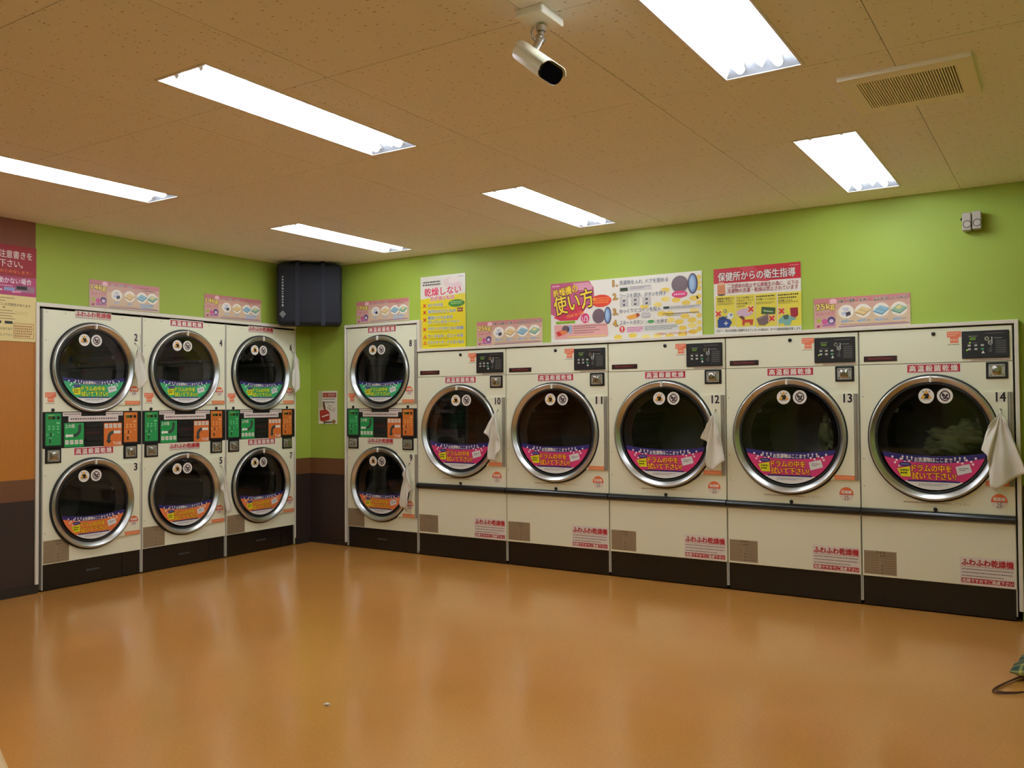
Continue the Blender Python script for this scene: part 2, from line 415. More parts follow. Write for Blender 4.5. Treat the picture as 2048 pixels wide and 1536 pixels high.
# ceiling: boards with open joints, cut out round the recessed lamps
LAMPS = [(x, y) for y in (-.300, -2.520, -4.740) for x in (1.180, 3.035, 4.890)][:6]+[(3.035, -4.740), (4.890, -4.740)]  # last two are out of view, added to light the near half of the room
LW, LL = .296, 1.247
ce = struct('ceiling', boxes('ceiling', [(-1.05, YF-.06, ZC+.14, XR+.06, 1.10, ZC+.16)]), mat('ceiling_backing', (70, 62, 52), .9))
def cut(rects, h):
    out = []
    for (x0, y0, x1, y1) in rects:
        hx0, hy0, hx1, hy1 = max(x0, h[0]), max(y0, h[1]), min(x1, h[2]), min(y1, h[3])
        if hx0 >= hx1 or hy0 >= hy1: out.append((x0, y0, x1, y1)); continue
        if hx0 > x0: out.append((x0, y0, hx0, y1))
        if hx1 < x1: out.append((hx1, y0, x1, y1))
        if hy0 > y0: out.append((hx0, y0, hx1, hy0))
        if hy1 < y1: out.append((hx0, hy1, hx1, y1))
    return out
M_CEIL = ceiling_mat()
G = .0016
xs = sorted([0, XR]+[2.675+.934*k for k in range(-2, 5)]); ys = sorted([YF, 0]+[-2.486+.929*k for k in range(-5, 3)])
for i in range(len(xs)-1):
    for j in range(len(ys)-1):
        if xs[i+1]-xs[i] < .05 or ys[j+1]-ys[j] < .05: continue
        rs = [(xs[i]+(G if i else 0), ys[j]+(G if j else 0), xs[i+1]-(G if i < len(xs)-2 else 0), ys[j+1]-(G if j < len(ys)-2 else 0))]
        for (lx, ly) in LAMPS: rs = cut(rs, (lx, ly-LL, lx+LW, ly))
        place('ceiling_board', boxes('ceiling_board', [(r[0], r[1], ZC, r[2], r[3], ZC+.012) for r in rs]), M_CEIL, ce)

# ------------------------------------------------------------------ recessed twin-tube lamps
def lamp_meshes():
    D = .055; bm = MB(); x0, x1 = .004, LW-.004; y0, y1 = -LL+.004, -.004
    # reflector: two shallow troughs with a ridge between them, closed ends
    prof = [(x0, 0), (.050, D), (.100, D), (LW/2, .012), (LW-.100, D), (LW-.050, D), (x1, 0)]
    A = [bm.bm.verts.new((x, y0, z)) for x, z in prof]; B = [bm.bm.verts.new((x, y1, z)) for x, z in prof]
    for k in range(len(prof)-1): bm.bm.faces.new((A[k], A[k+1], B[k+1], B[k]))
    # outer can behind the reflector
    bm.box(.001, -LL+.001, D+.004, LW-.001, -.001, D+.03)
    ep = MB()
    for (xa, xm, xb) in ((x0, .075, LW/2), (LW/2, LW-.075, x1)):   # end plate, sloping back, one bay either side of the ridge
        ep.bm.faces.new([ep.bm.verts.new(p) for p in ((xa, 0, 0), (xb, 0, 0), (xb, .055, D), (xa, .055, D))])
    plate = ep.mesh('end_plate')
    refl = bm.mesh('reflector')
    fl = MB()
    for q in ((-.006, -LL-.006, -.003, .004, .006, .001), (LW-.004, -LL-.006, -.003, LW+.006, .006, .001), (.004, -LL-.006, -.003, LW-.004, -LL+.004, .001), (.004, -.004, -.003, LW-.004, .006, .001)): fl.box(*q)
    flange = fl.mesh('flange')
    tb = MB(); tb.cyl((0, -.050, 0), (0, -LL+.050, 0), .016, n=14); tube = tb.mesh('tube', 40)
    cp = MB(); cp.cyl((0, 0, .004), (0, -.012, .004), .011, n=14); caps = cp.mesh('tube_cap', 40)
    sk = MB(); sk.box(-.012, -.046, .010, .012, -.022, .05); socket = sk.mesh('socket')
    return refl, flange, tube, caps, socket, plate
M_ENDP = mat('shaded_end_plate', (120, 121, 126), 0.5)  # greyer than the reflector: shading at the lamp ends put into the colour
L_REF, L_FLA, L_TUB, L_CAP, L_SOC, L_END = lamp_meshes()
LAMP_LABEL = ['lit recessed twin-tube ceiling lamp over the corner, beside the navy covered box', 'lit twin-tube ceiling lamp near the back wall, above the how-to-use poster',
    'lit recessed twin-tube ceiling lamp near the back wall, behind the ceiling vent', 'lit recessed twin-tube ceiling lamp cut by the left edge of the photo',
    'lit twin-tube ceiling lamp left of the security camera, seen whole', 'large lit recessed twin-tube ceiling lamp at top, between security camera and vent',
    'unseen twin-tube ceiling lamp added for light above the camera position, in the middle', 'unseen twin-tube ceiling lamp added for light above the camera position, at the right']
for k, (lx, ly) in enumerate(LAMPS):
    t = thing('ceiling_lamp', LAMP_LABEL[k], 'ceiling lamp', (lx, ly, ZC), group='recessed ceiling lamps')
    place('reflector', L_REF, M_REFL, t); place('flange', L_FLA, M_FRAME, t); place('end_plate', L_END, M_ENDP, t, (0, -LL+.004, 0)); place('end_plate', L_END, M_ENDP, t, (LW, -.004, 0), PI)
    for x in (.075, LW-.075):
        tu = place('tube', L_TUB, TUBE, t, (x, 0, .008)); place('tube_cap', L_CAP, M_REFL, tu, (0, -.038, 0)); place('tube_cap', L_CAP, M_REFL, tu, (0, -LL+.050, 0))
        place('socket', L_SOC, M_REFL, t, (x, 0, .004)); place('socket', L_SOC, M_REFL, t, (x, -LL+.068, .004))

# ------------------------------------------------------------------ prints shared by the machines
RED = (176, 34, 44); WHITE = (238, 232, 222); ORANGE = (226, 112, 60); DARKTXT = (60, 48, 44); NAVY = (44, 36, 104)
def p_hot():      # red plate of six white characters
    c = Canvas(); c.rect(-.006, -.006, .312, .053, WHITE, 0); c.rect(0, 0, .306, .047, RED, 1)
    for i, ch in enumerate('高温殺菌乾燥'): c.text(ch, .011+i*.0485, .005, .0505+i*.0485, .042, WHITE, 2, bold=.035)
    return c.mesh()
def p_fluffy_top():
    c = Canvas(); c.rect(0, 0, .290, .056, (222, 214, 196), 0); c.text('ふわふわ乾燥機', .006, .017, .284, .053, RED, 2, bold=.05)
    c.rect(.004, .0135, .286, .0150, (190, 120, 110), 1); c.scribble(.006, .003, .284, .011, (160, 140, 125), 2, rnd=3); return c.mesh()
def p_fluffy():
    c = Canvas(); c.rect(0, 0, .304, .165, (232, 222, 212), 0); c.text('ふわふわ乾燥機', .010, .114, .294, .154, RED, 2, bold=.05)
    c.rect(.008, .108, .296, .110, (170, 60, 60), 1)
    for k in range(3): c.scribble(.012, .088-k*.020, (.292, .288, .24)[k], .099-k*.020, (120, 108, 104), 2, rnd=20+k)
    c.rect(.008, .012, .296, .040, RED, 1); c.text('危険ですのでご遠慮下さい', .013, .015, .291, .037, WHITE, 2, bold=.03); return c.mesh()
def p_dog(r=.046):
    c = Canvas(); c.ell(0, 0, r, r, WHITE, 0); k = r/.046
    c.poly([(-.034*k, -.017*k), (.034*k, -.017*k), (0, .036*k)], (226, 150, 20), 1); c.poly([(-.024*k, -.011*k), (.024*k, -.011*k), (0, .025*k)], (240, 190, 70), 2)
    c.poly([(-.012*k, -.016*k), (.013*k, -.016*k), (.017*k, .008*k), (.008*k, .017*k), (.003*k, .012*k), (-.012*k, .016*k), (-.016*k, .004*k), (-.006*k, .001*k)], (20, 16, 14), 3)
    for x in (-.018, .018): c.cross(x*k, .026*k, .004*k, (60, 40, 30), 2)
    c.scribble(-.020*k, -.026*k, .020*k, -.018*k, (90, 80, 70), 2, rnd=5); return c.mesh()
def p_cig(r=.046):
    c = Canvas(); k = r/.046; c.ell(0, 0, r, r, WHITE, 0); c.ring(0, 0, .024*k, .031*k, (60, 34, 40), 1)
    c.ell(-.009*k, .004*k, .009*k, .010*k, (60, 34, 40), 2); c.ell(.012*k, .004*k, .007*k, .008*k, (60, 34, 40), 2); c.ell(0, -.013*k, .013*k, .006*k, (60, 34, 40), 2)
    c.line((-.017*k, .017*k), (.017*k, -.017*k), .007*k, (60, 34, 40), 3); c.scribble(-.012*k, .031*k, .012*k, .038*k, (90, 60, 60), 2, rnd=6); c.scribble(-.016*k, -.037*k, .016*k, -.031*k, (120, 100, 96), 2, rnd=8)
    return c.mesh()
def p_door(R, kind):
    # round lower sticker inside the door glass: navy arc, dotted field, two lines of big letters, white foot
    F = {'pink': ((204, 56, 112), (250, 168, 36), (250, 226, 228)), 'green': ((58, 168, 110), (222, 234, 50), (214, 244, 220)), 'orange': ((232, 124, 70), (250, 196, 30), (254, 232, 206))}[kind]
    c = Canvas(); k = R/.325
    def arc(z_mid, z_edge, x):  # sagging curve across the glass
        q = min(1, abs(x)/R); return z_mid+(z_edge-z_mid)*q*q
    def region(zm, ze, lo, col, layer, lo_curve=None):
        N = 40; pts = []
        def half(z): return math.sqrt(max(R*R-z*z, 0))
        # solve where the top curve meets the rim
        xe = R
        for _ in range(30): xe = half(arc(zm, ze, xe))
        for i in range(N+1):
            x = -xe+2*xe*i/N; pts.append((x, arc(zm, ze, x)))
        if lo is None:
            a0 = math.atan2(arc(zm, ze, xe), xe); a1 = PI+(-a0)
            a = a0
            for i in range(1, N): 
                t = a0+(-(PI+2*a0))*i/N
                pts.append((R*math.cos(t), R*math.sin(t)))
        else:
            for i in range(N+1):
                x = xe-2*xe*i/N; z = arc(lo[0], lo[1], x); h = half(z)
                pts.append((max(-h, min(h, x)), z))
        c.poly(pts, col, layer)
    region(-.112*k, -.086*k, None, NAVY, 1)
    region(-.158*k, -.114*k, None, F[0], 2)
    for i in range(11):
        for sg in (-1, 1):
            x = sg*(.146+.026*(i % 5)+.010*(i//5))*k; z = (-.146-.030*(i//5)-.014*(i % 2)+.006*(i % 5))*k
            if x*x+z*z < (R*.94)**2: c.ell(x, z, .0075*k, .0075*k, F[2], 3, n=10)
    region(-.272*k, -.272*k, None, (232, 230, 226), 4)
    c.rect(-.155*k, -.276*k, .155*k, -.266*k, NAVY, 5)
    c.scribble(-.09*k, -.302*k, .09*k, -.284*k, (150, 146, 150), 5, rows=2, rnd=9)
    for i in range(3):
        for sg in (-1, 1):
            x = sg*(.130+.028*i)*k; z = arc(-.134*k, -.108*k, x); c.rect(x-.0028*k, z-.012*k, x+.0028*k, z+.007*k, WHITE, 5); c.poly([(x-.0085*k, z+.004*k), (x+.0085*k, z+.004*k), (x, z+.015*k)], WHITE, 5)
    c.text('お洗濯物はここまで', -.114*k, -.152*k, .114*k, -.122*k, WHITE, 5, bold=.03)
    bg = (70, 24, 66) if kind == 'pink' else ((16, 84, 40) if kind == 'green' else (110, 52, 10))
    c.text('ドラムの中を', -.130*k, -.212*k, .108*k, -.168*k, F[1], 5, bold=.05, outline=bg, ow=.05)
    c.text('拭いて下さい!', -.130*k, -.261*k, .134*k, -.216*k, F[1], 5, bold=.05, outline=bg, ow=.05)
    c.poly([(-.222*k, -.196*k), (-.142*k, -.180*k), (-.137*k, -.246*k), (-.196*k, -.246*k)], (226, 220, 30), 5); c.scribble(-.200*k, -.232*k, -.150*k, -.196*k, (60, 60, 20), 6, rows=2, rnd=11)
    c.ell(-.172*k, -.167*k, .038*k, .014*k, NAVY, 5); c.scribble(-.197*k, -.171*k, -.147*k, -.163*k, (190, 190, 230), 6, rnd=12)
    c.poly([(.132*k, -.176*k), (.214*k, -.156*k), (.228*k, -.206*k), (.144*k, -.230*k)], (226, 224, 220), 5); c.scribble(.152*k, -.202*k, .210*k, -.180*k, (110, 110, 110), 6, rows=2, rnd=13)
    return c.mesh()
def p_umbrella(n, r=.045):
    c = Canvas(); c.ell(0, 0, r, r, (228, 214, 200), 0); c.ell(0, 0, r, r, ORANGE, 1, n=20, a0=0, a1=PI)
    c.rect(-r*.98, -.004, r*.98, .001, (200, 70, 50), 2); c.text('乾燥機', -r*.70, r*.08, r*.70, r*.55, WHITE, 2, bold=.03); c.text(n, -r*.33, -r*.78, r*.33, -r*.18, (100, 86, 76), 2); return c.mesh()
def p_num(n):
    c = Canvas(); wd = .026*len(n); c.rect(-wd/2-.004, -.004, wd/2+.004, .056, (226, 220, 204), 0); c.text(n, -wd/2, 0, wd/2, .054, (28, 25, 24), 1, bold=.03); return c.mesh()
def p_tag():
    c = Canvas(); c.rect(0, .048, .080, .083, (230, 120, 84), 0); c.rect(.018, .014, .066, .048, (230, 120, 84), 0); c.scribble(.006, .052, .074, .079, (240, 180, 150), 1, rows=2, rnd=30); c.scribble(.022, .020, .062, .044, (240, 180, 150), 1, rnd=31)
    c.scribble(.004, 0, .070, .010, (150, 130, 110), 1, rnd=32); return c.mesh()
def p_strip():
    c = Canvas(); c.rect(0, 0, .128, .028, (228, 128, 78), 0); c.scribble(.010, .008, .118, .021, (240, 180, 140), 1, rnd=33); return c.mesh()
def p_plate(wd, h):
    c = Canvas(); c.rect(0, 0, wd, h, (146, 126, 98), 0)
    for k in range(9):
        z = h*(.90-k*.1); c.scribble(wd*.04, z-.005, wd*(.46 if k else .7), z+.003, (112, 92, 70), 1, rnd=40+k); c.scribble(wd*.54, z-.005, wd*.96, z+.003, (112, 92, 70), 1, rnd=60+k)
    for x, z in ((.40, .95), (.5, .95), (.6, .95), (.5, .80), (.6, .80)): c.rect(wd*x, h*z-.003, wd*x+.008, h*z+.003, (40, 30, 24), 2)
    for z in (.36, .2, .06): c.rect(wd*.53, h*z, wd*.53+.008, h*z+.006, (60, 46, 36), 2)
    return c.mesh()
def p_line(wd, h, seed, rgb=(172, 152, 130)):
    c = Canvas(); c.scribble(0, 0, wd*.7, h, rgb, 1, rnd=seed); c.text('して下さい', wd*.72, 0, wd, h, rgb, 1); return c.mesh()
def p_slip(wd, h, seed, rgb=(226, 214, 206)):
    c = Canvas(); c.rect(0, 0, wd, h, rgb, 0); c.scribble(wd*.04, h*.25, wd*.96, h*.78, (120, 90, 90), 1, rnd=seed); return c.mesh()

# ------------------------------------------------------------------ parts shared by the machines
def door_tab(cx, cz, rho, h, x1):
    a = math.asin(h/rho); n = 24; bb = MB(); F = []; B_ = []
    pts = [(cx+rho*math.cos(-a+2*a*i/n), cz+rho*math.sin(-a+2*a*i/n)) for i in range(n+1)]
    # strips from the arc to the hinge side, front and back, then the rim
    for y, sg in ((-.012, 1), (-.001, -1)):
        A = [bb.bm.verts.new((p[0], y, p[1])) for p in pts[:n+1]]; Q = [bb.bm.verts.new((x1, y, p[1])) for p in pts[:n+1]]
        for i in range(n): bb.bm.faces.new((A[i], Q[i], Q[i+1], A[i+1]))
        (F if sg == 1 else B_).extend(A+Q[::-1])
    for i in range(len(F)): j = (i+1) % len(F); bb.bm.faces.new((F[i], F[j], B_[j], B_[i]))
    return bb.mesh('door')
def door_set(root, cx, cz, R, sticker, number, cap, x_tab, x_hinge, hook, hinge_w, labels=None):
    """door tab with ring, gasket, glass, stickers; R = outer radius of the ring; root-local coordinates, front at y = 0"""
    k = R/.380; Rg = R-.064
    h = .275 if R > .35 else .271
    tabm = cached(('tab', R, cx, cz, x_hinge), lambda: door_tab(cx, cz, R-.010, h, x_hinge))
    d = place('door', tabm, M_CREAM, root)
    def ring():
        bb = MB(); bb.lathe_y(cx, cz, [(R, 0), (R+.0005, -.020), (R-.001, -.028), (R-.005, -.033), (R-.010, -.035), (R-.015, -.033), (R-.020, -.029), (R-.031, -.019), (R-.040, -.0105), (R-.0425, -.004)]); return bb.mesh('ring', 50)
    d2 = place('ring', cached(('ring', R, cx, cz), ring), M_CHROME, d)
    def gask():
        bb = MB(); bb.lathe_y(cx, cz, [(R+.010, -.001), (R+.009, -.012), (R-.002, -.014)]); return bb.mesh('gasket', 40)
    def seal():
        bb = MB(); bb.lathe_y(cx, cz, [(R-.040, -.004), (R-.043, -.0105), (R-.049, -.011), (R-.053, -.008), (R-.054, -.006)]); return bb.mesh('glass_seal', 40)
    place('gasket', cached(('gasket', R, cx, cz), gask), M_RUBBER, d); place('glass_seal', cached(('seal', R, cx, cz), seal), M_RUBBER, d)
    place('glass', cached(('glass', R, cx, cz), lambda: (lambda bb: (bb.disc_y(cx, cz, R-.052, -.007), bb.mesh('glass'))[1])(MB())), GLASS, d)
    place('door_sticker', cached(('p_door', R, sticker), lambda: p_door(Rg, sticker)), None, d, (cx+.004, -.0075, cz))
    place('catch', cached('catch', lambda: (lambda bb: (bb.box(-.007, -.046, -.020, .007, -.030, .020, bev=.003), bb.mesh('catch'))[1])(MB())), M_WHITEPIN, d, (cx, 0, cz+R-.021))
    sr = .046 if R > .35 else .043
    dx = .054 if R > .35 else .048; dz = .255 if R > .35 else .200
    place('warning_sticker', cached(('dog', sr), lambda: p_dog(sr)), None, d, (cx+(.024 if R > .35 else -.028)-dx, -.0075, cz+dz))
    place('warning_sticker', cached(('cig', sr), lambda: p_cig(sr)), None, d, (cx+(.024 if R > .35 else -.028)+dx, -.0075, cz+dz))
    hx = x_hinge
    def hin():
        bb = MB(); n = 9; z0 = cz-h; dzz = 2*h/n
        bb.box(hx+.001, -.007, z0, hx+hinge_w, -.001, cz+h)
        for i in range(n): bb.cyl((hx+hinge_w*.45, -.008, z0+i*dzz+.002), (hx+hinge_w*.45, -.008, z0+(i+1)*dzz-.002), min(.006, hinge_w*.4), n=8)
        return bb.mesh('hinge', 40)
    place('hinge', cached(('hinge', R, cx, cz, hinge_w), hin), M_HINGE, d)
    place('number_sticker', p_num(number), None, d, (hx-.036 if R > .35 else hx-.036, -.0125, cz+h-.056))
    place('warning_strip', cached('strip', p_strip), None, d, (hx-.128, -.0125, cz-h+.002))
    if cap: place('capacity_sticker', cached(('umb', cap, 'd'), lambda: p_umbrella(cap, .038)), None, d, (hx-.052, -.0125, cz-h+.105))
    if hook:
        def hk():
            bb = MB(); bb.tube([(0, -.002, .004), (0, -.010, .005), (0, -.014, .001), (0, -.014, -.008), (0, -.020, -.014), (0, -.025, -.008)], .0024, n=8); bb.box(-.004, -.003, -.002, .004, 0, .010); return bb.mesh('hook', 50)
        place('hook', cached('hook', hk), M_LOCK, d, (hook[0], -.012, hook[1]))
    return d

def drum_set(root, cx, cz, R, depth=.70):
    Rg = R-.052
    def tub():
        bb = MB(); bb.lathe_y(cx, cz, [(Rg+.006, .001), (Rg+.004, .03), (Rg-.03, .05), (Rg-.045, .055)]); return bb.mesh('tub_lip', 40)
    place('tub_lip', cached(('tub', cx, cz, R), tub), M_TUB, root)
    def dr():
        bb = MB(); r = Rg+.012; bb.lathe_y(cx, cz, [(Rg-.045, .060), (r, .062), (r, depth), (.04, depth+.01), (.0, depth+.01)], n=48)
        return bb.mesh('drum', 40)
    dm = place('drum', cached(('drum', cx, cz, R), dr), M_DRUM, root); r = Rg+.012
    for k in range(3):
        def lift():
            a = 2*PI*k/3+.4; ux, uz = math.cos(a), math.sin(a); bb = MB(); t = bmesh.new(); bmesh.ops.create_cube(t, size=1.0)
            bb.merge(t, Matrix.Translation((cx+ux*(r-.035), depth/2+.03, cz+uz*(r-.035))) @ Matrix.Rotation(-a, 4, 'Y') @ Matrix.Diagonal((.07, depth-.08, .03, 1))); return bb.mesh('lifter')
        place('lifter', cached(('lift', cx, cz, R, k), lift), M_DRUM, dm)

def coin_box(root, x, z, wd, h):
    def base(): bb = MB(); bb.box(0, -.006, 0, wd, 0, h, bev=.002); return bb.mesh('coin_box')
    o = place('coin_box', cached(('coin', wd, h), base), M_PLASTIC, root, (x, 0, z))
    def frame():
        bb = MB(); bb.box(wd*.12, -.012, h*.12, wd*.88, -.006, h*.88, bev=.004); return bb.mesh('lock_plate')
    place('lock_plate', cached(('coinf', wd, h), frame), M_LOCKP, o)
    def blk():
        bb = MB(); bb.box(wd*.30, -.032, h*.26, wd*.70, -.012, h*.78, bev=.007, seg=2); bb.cyl((wd*.5, -.032, h*.54), (wd*.5, -.037, h*.54), .011, n=16); return bb.mesh('lock', 40)
    place('lock', cached(('coinb', wd, h), blk), M_LOCK, o)
    def scr(): bb = MB(); bb.cyl((0, -.012, 0), (0, -.015, 0), .0055, n=10); return bb.mesh('screw')
    for sx in (.22, .78):
        for sz in (.24, .76): place('screw', cached('coinscrew', scr), M_LOCK, o, (wd*sx, 0, h*sz))

def key_lock(root, x, z, r=.012):
    def lk(): bb = MB(); bb.lathe_y(0, 0, [(r, 0), (r, -.006), (r*.7, -.008), (0, -.008)], n=18); return bb.mesh('key_lock', 40)
    place('key_lock', cached(('lock', r), lk), M_PLASTIC, root, (x, 0, z))
def screws(root, pts):
    def sc(): bb = MB(); bb.lathe_y(0, 0, [(.004, 0), (.0035, -.0016), (0, -.002)], n=10); return bb.mesh('screw', 40)
    for (x, z) in pts: place('screw', cached('bodyscrew', sc), M_HINGE, root, (x, 0, z))

# ------------------------------------------------------------------ stacked 14 kg dryers
def p_band(side):
    # coloured keypad of the control band
    col = (34, 142, 74) if side == 'l' else (206, 112, 42); lt = (120, 200, 140) if side == 'l' else (232, 170, 110); c = Canvas()
    c.rect(0, 0, .114, .225, col, 0); c.rect(.018, .182, .050, .203, (70, 90, 10), 1); c.rect(.050, .182, .070, .203, (14, 18, 12), 1); c.rect(.082, .182, .104, .203, (14, 18, 12), 1)
    c.scribble(.02, .207, .066, .213, (220, 226, 150), 1, rnd=70); c.rect(.078, .150, .104, .162, lt, 1)
    for i in range(3):
        for j in range(2): c.rect(.018+i*.032, .128-j*.018, .034+i*.032, .137-j*.018, lt, 1)
    c.ring(.012, .078, .007, .010, lt, 1, n=14); c.rect(.036, .064, .044, .088, (16, 24, 16), 1); c.rect(.050, .068, .058, .086, lt, 1); c.poly([(.086, .086), (.100, .086), (.093, .100)], lt, 1)
    c.rect(.028, .016, .038, .048, (16, 24, 16), 1); c.rect(.024, .046, .046, .052, lt, 1); return c.mesh()
def p_square(side):
    w_, h_ = .148, .171; c = Canvas(); g = (58, 62, 56)
    if side == 'l':
        c.rect(0, 0, w_, h_, (32, 150, 74), 0); c.text('上の段', .006, .136, .078, .164, WHITE, 2, bold=.02)
        for i in range(9):   # grey bent arrow
            a0 = -PI/2+i*PI/18; a1 = a0+PI/18; ce_, ri, ro = (.070, .128), .036, .058
            c.poly([(ce_[0]+ri*math.cos(a0), ce_[1]+ri*math.sin(a0)), (ce_[0]+ro*math.cos(a0), ce_[1]+ro*math.sin(a0)), (ce_[0]+ro*math.cos(a1), ce_[1]+ro*math.sin(a1)), (ce_[0]+ri*math.cos(a1), ce_[1]+ri*math.sin(a1))], g, 1)
        c.rect(.106, .128, .128, .158, g, 1); c.poly([(.006, .080), (.020, .064), (.020, .073), (.066, .073), (.066, .090), (.020, .090), (.020, .097)], WHITE, 2)
        c.scribble(.018, .115, .075, .122, (20, 110, 56), 1, rnd=71); zz = .020
    else:
        c.rect(0, 0, w_, h_, (214, 112, 46), 0); c.text('下の段', .074, .006, .142, .032, WHITE, 2, bold=.02)
        for i in range(9):
            a0 = PI/2+i*PI/18; a1 = a0+PI/18; ce_, ri, ro = (.080, .062), .028, .052
            c.poly([(ce_[0]+ri*math.cos(a0), ce_[1]+ri*math.sin(a0)), (ce_[0]+ro*math.cos(a0), ce_[1]+ro*math.sin(a0)), (ce_[0]+ro*math.cos(a1), ce_[1]+ro*math.sin(a1)), (ce_[0]+ri*math.cos(a1), ce_[1]+ri*math.sin(a1))], g, 1)
        c.rect(.028, .040, .052, .062, g, 1); c.poly([(.016, .040), (.064, .040), (.040, .016)], g, 1); c.poly([(.142, .102), (.128, .118), (.128, .112), (.080, .112), (.080, .092), (.128, .092), (.128, .086)], WHITE, 2); zz = .134
    for i in range(4):
        c.rect(.006+i*.036, zz, .033+i*.036, zz+.030, (236, 230, 216), 2); c.scribble(.010+i*.036, zz+.006, .030+i*.036, zz+.025, (150, 150, 130), 3, rows=2, rnd=72+i)
    return c.mesh()

SW = .790
def stack_dryer(loc, rotz, width, n_up, n_lo, top_fluffy, hook_up, hook_lo, hinge_w, label):
    t = thing('stacked_dryer', label, 'dryer', loc, rotz, 'stacked dryers in the two walls', (width/SW, 1, 1))
    cx, R, zu, zl = .3855, .322, 1.563, .580; g = .003; W = SW
    # cabinet
    bd = cached(('sbody', 1), lambda: boxes('cabinet', [(.001, .002, .012, .011, .86, 1.968), (W-.011, .002, .012, W-.001, .86, 1.968), (.011, .030, 1.958, W-.011, .86, 1.968), (.011, .85, .012, W-.011, .86, 1.958)]))
    place('cabinet', bd, M_EDGE, t)
    ph = lambda z0, z1, cz: (lambda bb: (bb.panel_hole(.008, z0, W-.008, z1, cx, cz, R-.045, 0, .018), bb.mesh('panel'))[1])(MB())
    place('upper_panel', cached('supper', lambda: ph(1.246, 1.964, zu)), M_CREAM, t)
    place('lower_panel', cached('slower', lambda: ph(.186, .988, zl)), M_CREAM, t)
    kp = place('kick_plate', cached('skick', lambda: boxes('kick_plate', [(.012, .012, .006, .628, .03, .182)], bev=.0015)), M_BLACK, t); place('kick_panel', cached('skick2', lambda: boxes('kick_panel', [(.631, .012, .006, W-.012, .03, .182)], bev=.0015)), M_BLACK, t)
    def slot(): bb = MB(); bb.box(.335, .006, .088, .450, .013, .106, bev=.006, seg=2); return bb.mesh('pull', 40)
    place('pull', cached('sslot', slot), mat('dark_grey_pull', (56, 52, 50), .3), kp)
    # control band
    cb = place('control_band', cached('sband', lambda: boxes('control_band', [(.004, -.004, .992, W-.006, .018, 1.243)], bev=.002)), M_PANEL, t)
    place('keypad', cached('kl', lambda: p_band('l')), None, cb, (.023, -.0045, 1.011)); place('keypad', cached('kr', lambda: p_band('r')), None, cb, (.634, -.0045, 1.011))
    place('instruction_plate', cached('sql', lambda: p_square('l')), None, cb, (.161, -.0045, .993)); place('instruction_plate', cached('sqr', lambda: p_square('r')), None, cb, (.468, -.0045, .988))
    place('slip', cached('sl1', lambda: p_slip(.140, .027, 80)), None, cb, (.149, -.0045, 1.214)); place('slip', CACHE['sl1'], None, cb, (.484, -.0045, 1.213))
    place('slip', cached('sl2', lambda: p_slip(.394, .040, 81)), None, cb, (.191, -.005, 1.173))
    def cup():
        bb = MB(); bb.box(.318, -.010, 1.128, .450, -.004, 1.160, bev=.003); return bb.mesh('brand_bar')
    def cup2(): bb = MB(); bb.box(.318, -.014, 1.030, .450, -.004, 1.058, bev=.005); return bb.mesh('coin_lip')
    place('brand_bar', cached('scup', cup), M_PLASTIC, cb); place('coin_lip', cached('scup2', cup2), M_PLASTIC, cb)
    def brand(): c = Canvas(); c.text('Speed Queen', .330, 1.084, .440, 1.098, (120, 34, 40), 1); return c.mesh('brand_name')
    place('brand_name', cached('sbrand', brand), None, cb, (0, -.0045, 0))
    coin_box(t, .021, .886, .118, .103); coin_box(t, .631, .886, .118, .103)
    key_lock(t, .077, 1.259); key_lock(t, .690, 1.259)
    # doors and drums
    door_set(t, cx, zu, R, 'green', n_up, '14', 0, .765, hook_up, hinge_w); drum_set(t, cx, zu, R, .62)
    door_set(t, cx, zl, R, 'orange', n_lo, '14', 0, .765, hook_lo, hinge_w); drum_set(t, cx, zl, R, .62)
    fl = cached('fltop', p_fluffy_top); hot = cached('hot', p_hot)
    if top_fluffy: place('title_sticker', fl, None, t, (.240, -.0005, 1.916)); place('title_sticker', hot, None, t, (.240, -.0005, .936))
    else: place('title_sticker', hot, None, t, (.252, -.0005, 1.918)); place('title_sticker', fl, None, t, (.240, -.0005, .926))
    place('notice_sticker', cached('tag', p_tag), None, t, (.021, -.0005, 1.300))
    place('data_plate', cached('plate', lambda: p_plate(.190, .160)), None, t, (.012, -.0005, .190))
    screws(t, [(.030, 1.945), (.17, 1.945), (.62, 1.945), (.024, .80), (.024, .40), (.026, 1.75)])
    return t
RZ = PI/2
LEFT = [(-2.5415, .7700), (-1.7715, .7891), (-.9824, .7760)]
st = []
st.append(stack_dryer((FL, LEFT[0][0], 0), RZ, LEFT[0][1], '2', '3', True, (.718, 1.755), None, .008, 'leftmost stacked dryer, nearest the orange wood, rag beside its upper door'))
st.append(stack_dryer((FL, LEFT[1][0], 0), RZ, LEFT[1][1], '4', '5', False, None, (.728, .772), .008, 'middle stacked dryer of the left wall, rag hanging at its lower door'))
st.append(stack_dryer((FL, LEFT[2][0], 0), RZ, LEFT[2][1], '6', '7', True, (.742, 1.765), None, .008, 'stacked dryer in the left wall next to the corner, rag hanging at its upper door'))
st.append(stack_dryer((.4964, FB, 0), 0, .8185, '8', '9', False, None, (.715, .770), .028, 'only stacked dryer in the back wall, right of the corner, with steel hinges'))

